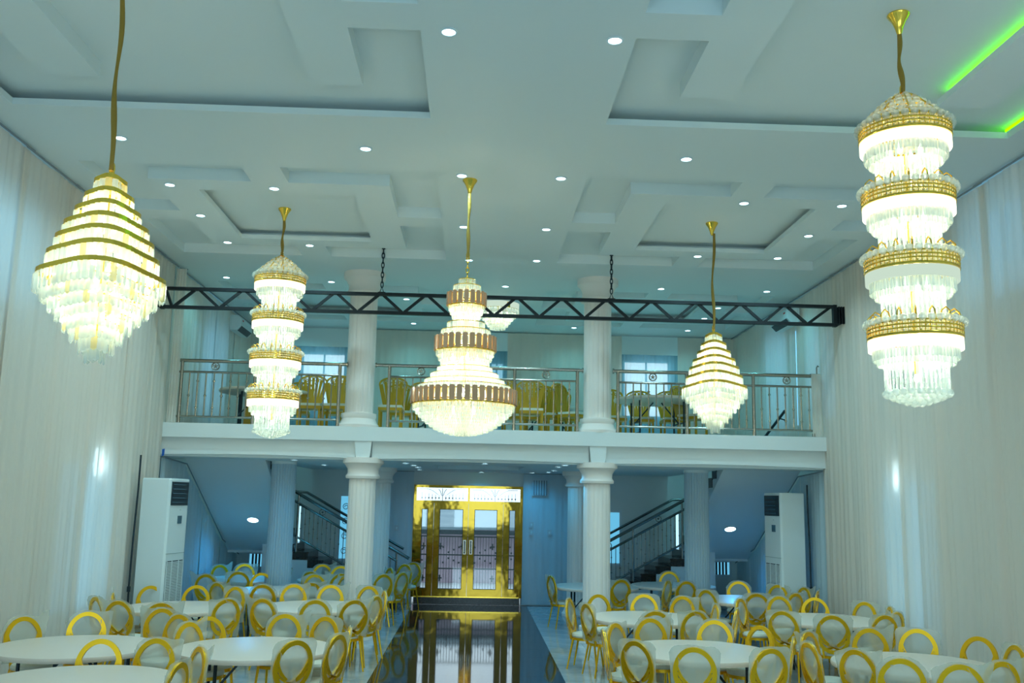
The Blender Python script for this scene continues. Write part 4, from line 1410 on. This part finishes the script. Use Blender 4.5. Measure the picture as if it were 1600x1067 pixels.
def make_table(x, y, label, z=0.0, rz=0.0, group=TG, top_r=TR):
    root = thing('round_table', (x, y, z), label, 'table', group, rz)
    r_ = top_r
    inst('tabletop', TB['top'], root)
    for i, (sx, sy) in enumerate(((-1, -1), (1, -1), (-1, 1), (1, 1))):
        inst('leg', TB['leg'], root, (sx * 0.42, sy * 0.30, 0))
    for s in (-1, 1):
        inst('leg_crossbar', TB['cross'], root, (s * 0.42, 0, 0))
        inst('leg_brace', TB['brace'], root, (0, 0, 0), (0, 0, 0 if s > 0 else PI))
    return root


TB = {
    'top': MB().lathe([(TR - 0.03, 0.695), (TR - 0.006, 0.70), (TR, 0.715), (TR, 0.735), (TR - 0.006, 0.747), (TR - 0.02, 0.75), (0.01, 0.75)], 72).mesh('tabletop', M['table'], True),
    'leg': MB().tube([(0, 0, 0), (0, 0, 0.70)], 0.018, 8).mesh('leg', M['dark'], True),
    'cross': MB().tube([(0, -0.30, 0.10), (0, 0.30, 0.10)], 0.016, 8).mesh('leg_crossbar', M['dark'], True),
    'brace': MB().bar((0.42, 0.0, 0.30), (0.08, 0.0, 0.69), 0.022).bar((0.42, -0.28, 0.30), (0.42, 0.28, 0.30), 0.022).mesh('leg_brace', M['dark']),
}
TABLES = {
    'T1': (-3.25, 8.45, 'white round table cut off by the lower left corner', 'corner table nearest camera, left'),
    'T2': (-4.04, 10.35, 'white round table against the left drapes', 'table by the left drapes'),
    'T3': (-2.22, 10.40, 'white round table left of the aisle nearest the camera', 'nearest table left of aisle'),
    'T4': (-4.05, 14.00, 'white round table before the left air conditioner', 'table before left air conditioner'),
    'T5': (-2.25, 14.35, 'white round table in front of the left lower column', 'table before left lower column'),
    'T6': (-3.20, 16.75, 'white round table just inside the left edge of the balcony', 'table inside left balcony edge'),
    'T7': (-4.28, 18.90, 'white round table deep under the left stair soffit', 'table under left stair soffit'),
    'T8': (-2.52, 19.0, 'white round table between the left columns under the balcony', 'table between left columns'),
    'R1': (4.55, 9.95, 'white round table nearest the camera on the right', 'right table nearest camera'),
    'R2': (2.48, 10.65, 'white round table right of the aisle nearest the camera', 'nearest table right of aisle'),
    'R3': (2.45, 13.60, 'white round table in front of the right lower column', 'table before right lower column'),
    'R4': (5.02, 13.70, 'white round table beside the right drapes', 'table by the right drapes'),
    'R5': (4.60, 16.40, 'white round table just inside the right edge of the balcony', 'table inside right balcony edge'),
    'R6': (2.36, 18.50, 'white round table beside the aisle behind the right lower column', 'table behind right lower column'),
    'R7': (3.96, 19.03, 'white round table at the foot of the right staircase', 'table before right staircase'),
}
for k, (x, y, lab, d) in TABLES.items():
    make_table(x, y, lab, 0.0, 0.35 if k in ('T3', 'R2', 'T1') else -0.2)


# ------------------------------------------------------------------ oval-back chairs
def oval(a, b, zc, n=40):
    return [(a * math.cos(2 * PI * i / n), zc + b * math.sin(2 * PI * i / n)) for i in range(n)]


def ribbon2d(path, w, y0, y1):
    """flat strip in the xz plane following path, width w, depth y0..y1"""
    mb = MB()
    L, Rr = [], []
    n = len(path)
    for i in range(n):
        p0, p1 = path[max(i - 1, 0)], path[min(i + 1, n - 1)]
        d = Vector((p1[0] - p0[0], p1[1] - p0[1])).normalized()
        nx, nz = -d.y, d.x
        L.append((path[i][0] + nx * w / 2, path[i][1] + nz * w / 2))
        Rr.append((path[i][0] - nx * w / 2, path[i][1] - nz * w / 2))
    vs = [(x, y0, z) for x, z in L] + [(x, y0, z) for x, z in Rr] + [(x, y1, z) for x, z in L] + [(x, y1, z) for x, z in Rr]
    fs = []
    for i in range(n - 1):
        fs += [(i, i + 1, n + i + 1, n + i), (2 * n + i, 3 * n + i, 3 * n + i + 1, 2 * n + i + 1), (i, 2 * n + i, 2 * n + i + 1, i + 1), (n + i, n + i + 1, 3 * n + i + 1, 3 * n + i)]
    return mb.add(vs, fs)


ZCH, HA, HB = 0.705, 0.212, 0.245       # ring centre and half axes
tilt = Matrix.Translation((0, 0.20, 0.46)) @ Matrix.Rotation(R(-8), 4, 'X') @ Matrix.Translation((0, 0, -0.46))


def tilted(mb):
    mb.v = [tuple(tilt @ Vector(p)) for p in mb.v]
    return mb


def ring_part():
    n = 44
    o, i_ = oval(HA, HB, ZCH, n), oval(HA - 0.046, HB - 0.046, ZCH, n)
    vs = [(x, -0.015, z) for x, z in o] + [(x, -0.015, z) for x, z in i_] + [(x, 0.015, z) for x, z in o] + [(x, 0.015, z) for x, z in i_]
    fs = []
    for k in range(n):
        j = (k + 1) % n
        fs += [(k, j, n + j, n + k), (2 * n + k, 3 * n + k, 3 * n + j, 2 * n + j), (k, 2 * n + k, 2 * n + j, j), (n + k, n + j, 3 * n + j, 3 * n + k)]
    return tilted(MB().add(vs, fs))


def lattice_part():
    mb = MB()
    for s in (-1, 1):
        for k in range(3):
            x0, z0 = s * (HA - 0.045 - 0.004 * k), ZCH + 0.06 - 0.06 * k
            x1, z1 = s * (0.135 - 0.012 * k), ZCH - 0.10 - 0.028 * k
            x2, z2 = -s * (0.075 + 0.022 * k - 0.02 * (k == 3)), ZCH - HB + 0.045 + 0.008 * k
            path = []
            for q in range(9):
                t_ = q / 8
                path.append(((1 - t_) ** 2 * x0 + 2 * t_ * (1 - t_) * x1 + t_ ** 2 * x2, (1 - t_) ** 2 * z0 + 2 * t_ * (1 - t_) * z1 + t_ ** 2 * z2))
            r_ = ribbon2d(path, 0.018, -0.014, 0.014)
            mb.add(r_.v, r_.f)
    return tilted(mb)


def bag_part(seed, spikes):
    """loose clear wrap pulled over the back: a flattened crumpled sleeve closed along its top, corners sticking out"""
    rnd = random.Random(seed)
    n, rows = 32, 10
    vs, fs = [], []
    for k in range(rows):
        t_ = k / (rows - 1)
        thick = 0.004 + 0.006 * min(1.0, t_ * 2.5)
        for i in range(n):
            a = 2 * PI * i / n
            cx = math.cos(a)
            sx = math.copysign(abs(cx) ** 0.75, cx)
            top = 0.968 - 0.13 * abs(sx) ** 3
            sp = 0.0
            for side, h, w in spikes:
                g = math.exp(-((sx - side) / w) ** 2)
                top += h * g
                sp += 0.10 * g * h / 0.1 * (1 - t_) ** 1.5 * side
            z = top + (0.46 + 0.02 * math.sin(3 * cx + seed) - top) * t_
            jit = rnd.uniform(-1, 1) * 0.006
            vs.append((0.226 * sx + sp * 0.5 + jit * 0.6, thick * math.sin(a) + jit + 0.007 * math.sin(5 * cx + 7 * t_ + seed), z))
    for k in range(rows - 1):
        for i in range(n):
            j = (i + 1) % n
            fs.append((k * n + i, k * n + j, (k + 1) * n + j, (k + 1) * n + i))
    h = n // 2
    for i in range(1, h):
        fs.append((i - 1 if i > 1 else 0, i, n - i, n - i + 1 if i > 1 else 0) if i > 1 else (0, 1, n - 1))
    fs.append((h - 1, h, h + 1))
    return tilted(MB().add(vs, fs))


CH = {
    'ring': ring_part().mesh('back_ring', M['gold_paint'], True),
    'lattice': lattice_part().mesh('back_lattice', M['gold_paint']),
    'seat': MB().lathe([(0.19, 0.425), (0.208, 0.435), (0.213, 0.455), (0.20, 0.48), (0.15, 0.492), (0.01, 0.495)], 28).mesh('seat_cushion', M['cream'], True),
    'frame': MB().lathe([(0.185, 0.395), (0.205, 0.395), (0.205, 0.43), (0.185, 0.43), (0.185, 0.395)], 28, cap=False).mesh('seat_frame', M['gold_paint'], True),
    'bags': [bag_part(s, l).mesh('plastic_cover', M['plastic'], True) for s, l in ((1, [(1, 0.10, 0.25)]), (2, [(-1, 0.13, 0.22), (1, 0.05, 0.2)]), (3, [(0.9, 0.05, 0.3), (-0.9, 0.06, 0.3)]), (4, [(1, 0.16, 0.2)]), (5, []))],
    'posts': MB().bar((-0.12, 0.19, 0.40), (-0.13, 0.205, 0.53), 0.026).bar((0.12, 0.19, 0.40), (0.13, 0.205, 0.53), 0.026).mesh('back_posts', M['gold_paint']),
}
LEGS = []
for sx, sy in ((-1, -1), (1, -1), (-1, 1), (1, 1)):
    m = MB()
    a, b = Vector((sx * 0.15, sy * 0.15, 0.42)), Vector((sx * 0.185, sy * 0.20 + (0.03 if sy > 0 else 0), 0.0))
    m.tube([a, b], [0.017, 0.011], 6)
    LEGS.append(m.mesh('leg', M['gold_paint'], True))


def chair(x, y, rz, label, group, bag):
    root = thing('banquet_chair', (x, y, 0), label, 'chair', group, rz)
    inst('back_ring', CH['ring'], root)
    inst('back_lattice', CH['lattice'], root)
    inst('back_posts', CH['posts'], root)
    inst('seat_cushion', CH['seat'], root)
    inst('seat_frame', CH['frame'], root)
    for m in LEGS:
        inst('leg', m, root)
    if bag is not None:
        inst('plastic_cover', CH['bags'][bag], root)
    return root


# ring-top positions back-projected from the photograph: x, y, facing, bare
CHL = [(-4.90, 11.04, 'F', 0), (-4.95, 13.80, 'F', 0), (-4.80, 14.95, 'F', 1), (-4.53, 12.80, 'B', 0), (-4.40, 11.58, 'F', 0), (-4.98, 13.25, 'E', 0), (-3.45, 9.49, 'F', 1), (-3.02, 9.55, 'F', 0),
       (-3.94, 12.62, 'B', 0), (-3.69, 12.02, 'E', 0), (-2.42, 8.24, 'F', 0), (-4.20, 15.15, 'F', 1), (-3.98, 15.60, 'B', 0), (-3.55, 14.98, 'F', 0), (-4.22, 17.95, 'B', 0), (-3.75, 17.86, 'F', 1), (-3.52, 18.25, 'B', 0),
       (-3.22, 15.42, 'B', 0), (-2.80, 15.55, 'F', 0), (-2.58, 15.85, 'B', 0), (-2.18, 15.55, 'F', 0), (-3.22, 13.25, 'B', 0), (-2.80, 13.34, 'B', 0), (-2.17, 11.65, 'F', 0), (-2.06, 13.26, 'B', 0), (-1.68, 11.47, 'F', 0),
       (-3.00, 11.30, 'F', 1), (-3.30, 11.43, 'E', 0), (-3.02, 10.75, 'E', 0), (-2.44, 9.10, 'E', 0), (-1.66, 9.60, 'B', 0), (-1.66, 8.90, 'X', 0), (-1.36, 9.95, 'E', 0), (-1.28, 10.62, 'E', 0), (-2.95, 18.30, 'B', 0), (-2.75, 17.66, 'B', 0), (-4.62, 17.24, 'B', 0),
       (-3.08, 20.25, 'F', 0), (-2.93, 20.1, 'X', 0), (-2.60, 19.85, 'F', 0), (-2.40, 17.85, 'B', 0), (-2.20, 17.25, 'F', 0), (-1.56, 15.45, 'F', 0), (-1.57, 13.34, 'B', 0), (-1.58, 17.90, 'B', 0), (-1.62, 19.58, 'F', 0), (-1.45, 20.75, 'B', 0), (-1.27, 18.44, 'E', 0),
       (-1.26, 21.35, 'E', 0), (-1.33, 13.90, 'E', 0), (-1.29, 14.75, 'E', 0), (-4.98, 19.6, 'F', 0), (-4.60, 20.0, 'F', 0), (-3.85, 20.0, 'F', 0)]
CHR = [(1.50, 18.28, 'E', 0), (2.72, 17.62, 'B', 0), (4.06, 19.95, 'F', 0), (1.92, 14.74, 'F', 1), (2.66, 14.87, 'F', 0), (3.18, 14.66, 'F', 0), (4.22, 17.72, 'B', 0), (3.85, 15.76, 'B', 0), (1.42, 14.08, 'E', 0), (1.58, 13.36, 'E', 0), (1.63, 11.20, 'E', 0),
       (1.47, 10.75, 'E', 0), (2.42, 12.57, 'B', 0), (2.17, 11.79, 'F', 0), (2.92, 12.64, 'B', 0), (1.69, 9.85, 'B', 0), (2.20, 9.50, 'B', 0), (3.55, 17.55, 'E', 0), (4.87, 17.70, 'F', 0), (5.44, 17.0, 'F', 0), (5.72, 16.6, 'E', 0), (4.48, 15.29, 'B', 0),
       (4.00, 14.45, 'F', 0), (4.72, 14.90, 'F', 0), (5.18, 15.46, 'B', 0), (5.28, 14.82, 'F', 1), (5.72, 15.95, 'E', 0), (2.95, 11.70, 'F', 0), (3.56, 13.02, 'E', 0), (3.42, 13.50, 'E', 0), (3.35, 11.30, 'F', 1), (4.10, 12.84, 'B', 0), (4.66, 12.41, 'B', 0),
       (2.93, 9.50, 'B', 0), (3.40, 10.25, 'E', 0), (3.50, 9.90, 'E', 0), (3.72, 10.75, 'E', 0), (3.78, 9.55, 'B', 0), (4.58, 11.15, 'F', 0), (5.38, 12.55, 'B', 0), (5.15, 11.18, 'F', 0), (5.80, 14.25, 'E', 0), (5.85, 13.65, 'E', 0), (5.72, 12.95, 'E', 0),
       (5.58, 10.58, 'F', 1), (3.97, 9.05, 'B', 0), (4.42, 8.75, 'B', 0), (4.90, 8.92, 'B', 0), (5.36, 9.2, 'B', 0), (5.62, 9.95, 'E', 0)]


def assign(x, y, face):
    best = None
    for k, (tx, ty, _, _) in TABLES.items():
        d = math.hypot(x - tx, y - ty)
        pen = d
        if face == 'F' and y < ty - 0.05: pen += 1.2
        if face == 'B' and y > ty + 0.05: pen += 1.2
        if best is None or pen < best[0]:
            best = (pen, k)
    return best[1]


seats = []
rnd = random.Random(5)
for lst in (CHL, CHR):
    for (x, y, f, bare) in lst:
        if f == 'X':
            continue
        k = assign(x, y, f)
        tx, ty = TABLES[k][:2]
        d = Vector((tx - x, ty - y))
        dn = d.normalized()
        rz = math.atan2(dn.x, -dn.y)
        # the ring top leans ~0.27 m behind the seat centre
        ox, oy = x + dn.x * 0.265, y + dn.y * 0.265
        seats.append([k, ox, oy, rz + rnd.uniform(-0.12, 0.12), bare, x, y])
# keep chair backs clear of the table edges, of each other and of the columns
POSTS = [(-1.90, 16.62), (2.14, 16.62), (-1.95, 20.3), (2.22, 20.3), (-3.52, 18.0), (4.20, 18.0)]
for _ in range(12):
    for s in seats:
        for (tx, ty, _l, _d) in TABLES.values():
            bx, by_ = s[1] - math.sin(s[3]) * 0.265 - tx, s[2] + math.cos(s[3]) * 0.265 - ty
            d = math.hypot(bx, by_)
            if d < 0.90:
                s[1] += bx / d * (0.90 - d)
                s[2] += by_ / d * (0.90 - d)
        for (px, py) in POSTS:
            d = math.hypot(s[1] - px, s[2] - py)
            if d < 0.47:
                s[1] += (s[1] - px) / d * (0.47 - d)
                s[2] += (s[2] - py) / d * (0.47 - d)
        s[1] = min(max(s[1], XL + 0.33), XR - 0.33)
    for i in range(len(seats)):
        for j in range(i):
            a, b = seats[i], seats[j]
            vx, vy = a[1] - b[1], a[2] - b[2]
            d = math.hypot(vx, vy) or 0.01
            if d < 0.43:
                q = (0.43 - d) / 2 / d
                a[1] += vx * q; a[2] += vy * q; b[1] -= vx * q; b[2] -= vy * q

by = {}
for s in seats:
    by.setdefault(s[0], []).append(s)
for k, lst in by.items():
    tx, ty, _, desc = TABLES[k]
    far = sorted([s for s in lst if s[6] >= ty], key=lambda s: s[5])
    near = sorted([s for s in lst if s[6] < ty], key=lambda s: s[5])
    for side, part in (('far', far), ('near', near)):
        for i, s in enumerate(part):
            look = 'bare gold oval-back chair' if s[4] else 'wrapped gold oval-back chair'
            pos = 'alone' if len(part) == 1 else '%s from left' % ORD[i]
            chair(s[1], s[2], s[3], '%s, %s, %s side of %s' % (look, pos, side, desc), 'oval-back chairs around the tables', None if s[4] else rnd.randrange(5))


# ------------------------------------------------------------------ balcony chairs and tables
def fan_part():
    o = [(-0.13, 0.46)]
    prof = []
    for i in range(13):
        a = PI * i / 12
        prof.append((0.255 * math.cos(PI - a) * (1 + 0.04 * math.sin(a)), 0.93 + 0.13 * math.sin(a)))
    pts = [(-0.15, 0.48)] + prof + [(0.15, 0.48)]
    mb = MB()
    r_ = ribbon2d(pts + [pts[0]], 0.032, -0.014, 0.014)
    mb.add(r_.v, r_.f)
    for i in range(4):
        x = -0.11 + 0.22 * i / 3
        cr = ribbon2d([(x * 1.3 + 0.045 * math.cos(q * PI / 4), 0.97 + 0.03 * (1.5 - abs(i - 1.5)) + 0.035 * math.sin(q * PI / 4)) for q in range(9)], 0.012, -0.01, 0.01)
        mb.add(cr.v, cr.f)
    return mb


def slat_mesh(i):
    x = (i - 3) / 3.0
    r_ = ribbon2d([(x * 0.13, 0.49), (x * 0.165, 0.70), (x * 0.225, 0.93 + 0.10 * (1 - x * x))], 0.050, -0.008, 0.008)
    return r_.mesh('back_slat', M['gold_shaded'])


lean = lambda mb: mb
FAN = {'frame': fan_part().mesh('back_frame', M['gold_shaded']), 'slats': [slat_mesh(i) for i in range(7)],
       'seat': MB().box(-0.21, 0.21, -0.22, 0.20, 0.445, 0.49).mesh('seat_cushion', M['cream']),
       'apron': MB().box(-0.215, 0.215, -0.225, 0.21, 0.39, 0.445).mesh('seat_apron', M['gold_shaded']),
       'leg': MB().bar((0, 0, 0), (0, 0, 0.40), 0.035).mesh('leg', M['gold_shaded'])}


def fan_chair(x, y, rz, label):
    root = thing('fan_back_chair', (x, y, ZG), label, 'chair', 'gold fan-back chairs on the balcony', rz)
    bf = inst('back_frame', FAN['frame'], root, (0, 0.20, 0), (R(-7), 0, 0))
    for m in FAN['slats']:
        inst('back_slat', m, root, (0, 0.20, 0), (R(-7), 0, 0))
    inst('seat_cushion', FAN['seat'], root)
    inst('seat_apron', FAN['apron'], root)
    for sx in (-1, 1):
        for sy in (-1, 1):
            inst('leg', FAN['leg'], root, (sx * 0.19, sy * 0.19, 0))
    return root


FCH = [(-3.03, 17.55, 0.05, 'left of the pair beside the left upper column'), (-2.55, 17.5, -0.05, 'right of the pair beside the left upper column'), (-1.55, 17.55, 0.0, 'just right of the left upper column'),
       (0.52, 17.45, 0.0, 'just right of the central chandelier'), (1.03, 17.5, 0.0, 'second to the right of the central chandelier'), (1.85, 18.0, 0.9, 'turned sideways left of the right upper column'),
       (1.50, 18.35, 0.4, 'low behind the rail left of the right upper column'),
       (2.72, 18.6, 0.1, 'at the left end of the right balcony table'), (3.30, 18.75, 0.0, 'behind the middle of the right balcony table'), (3.90, 18.7, 0.0, 'behind the right end of the right balcony table'),
       (4.12, 17.9, 0.8, 'in front of the right balcony table end'), (-0.95, 18.2, 0.2, 'behind the rail left of the central chandelier'), (0.0, 17.9, 0.1, 'half hidden by the central chandelier'),
       (-3.45, 18.7, 0.1, 'in the second row left of the pair by the left upper column'), (-2.75, 18.65, -0.1, 'in the second row behind the pair by the left upper column'),
       (-1.45, 18.6, 0.1, 'in the second row right of the left upper column'), (-0.25, 18.8, -0.1, 'in the second row behind the central chandelier'), (0.75, 18.7, 0.1, 'in the second row right of the central chandelier'),
       (1.2, 18.75, -0.15, 'second in the second row right of the central chandelier'), (1.86, 18.9, 0.5, 'in the second row beside the right upper column')]
for x, y, rz, nm in FCH:
    fan_chair(x, y, rz, 'gold fan-back chair ' + nm)
make_table(3.42, 17.75, 'white balcony table with crossed dark legs behind the right rail', ZG, 0.1, 'balcony tables')
make_table(-3.95, 17.9, 'white balcony table behind the left tower chandelier', ZG, 0.3, 'balcony tables')
make_table(-0.7, 19.9, 'white balcony table behind the central chandelier', ZG, 0.3, 'balcony tables')
make_table(1.55, 20.2, 'white balcony table left of the right upper column', ZG, 0.2, 'balcony tables')
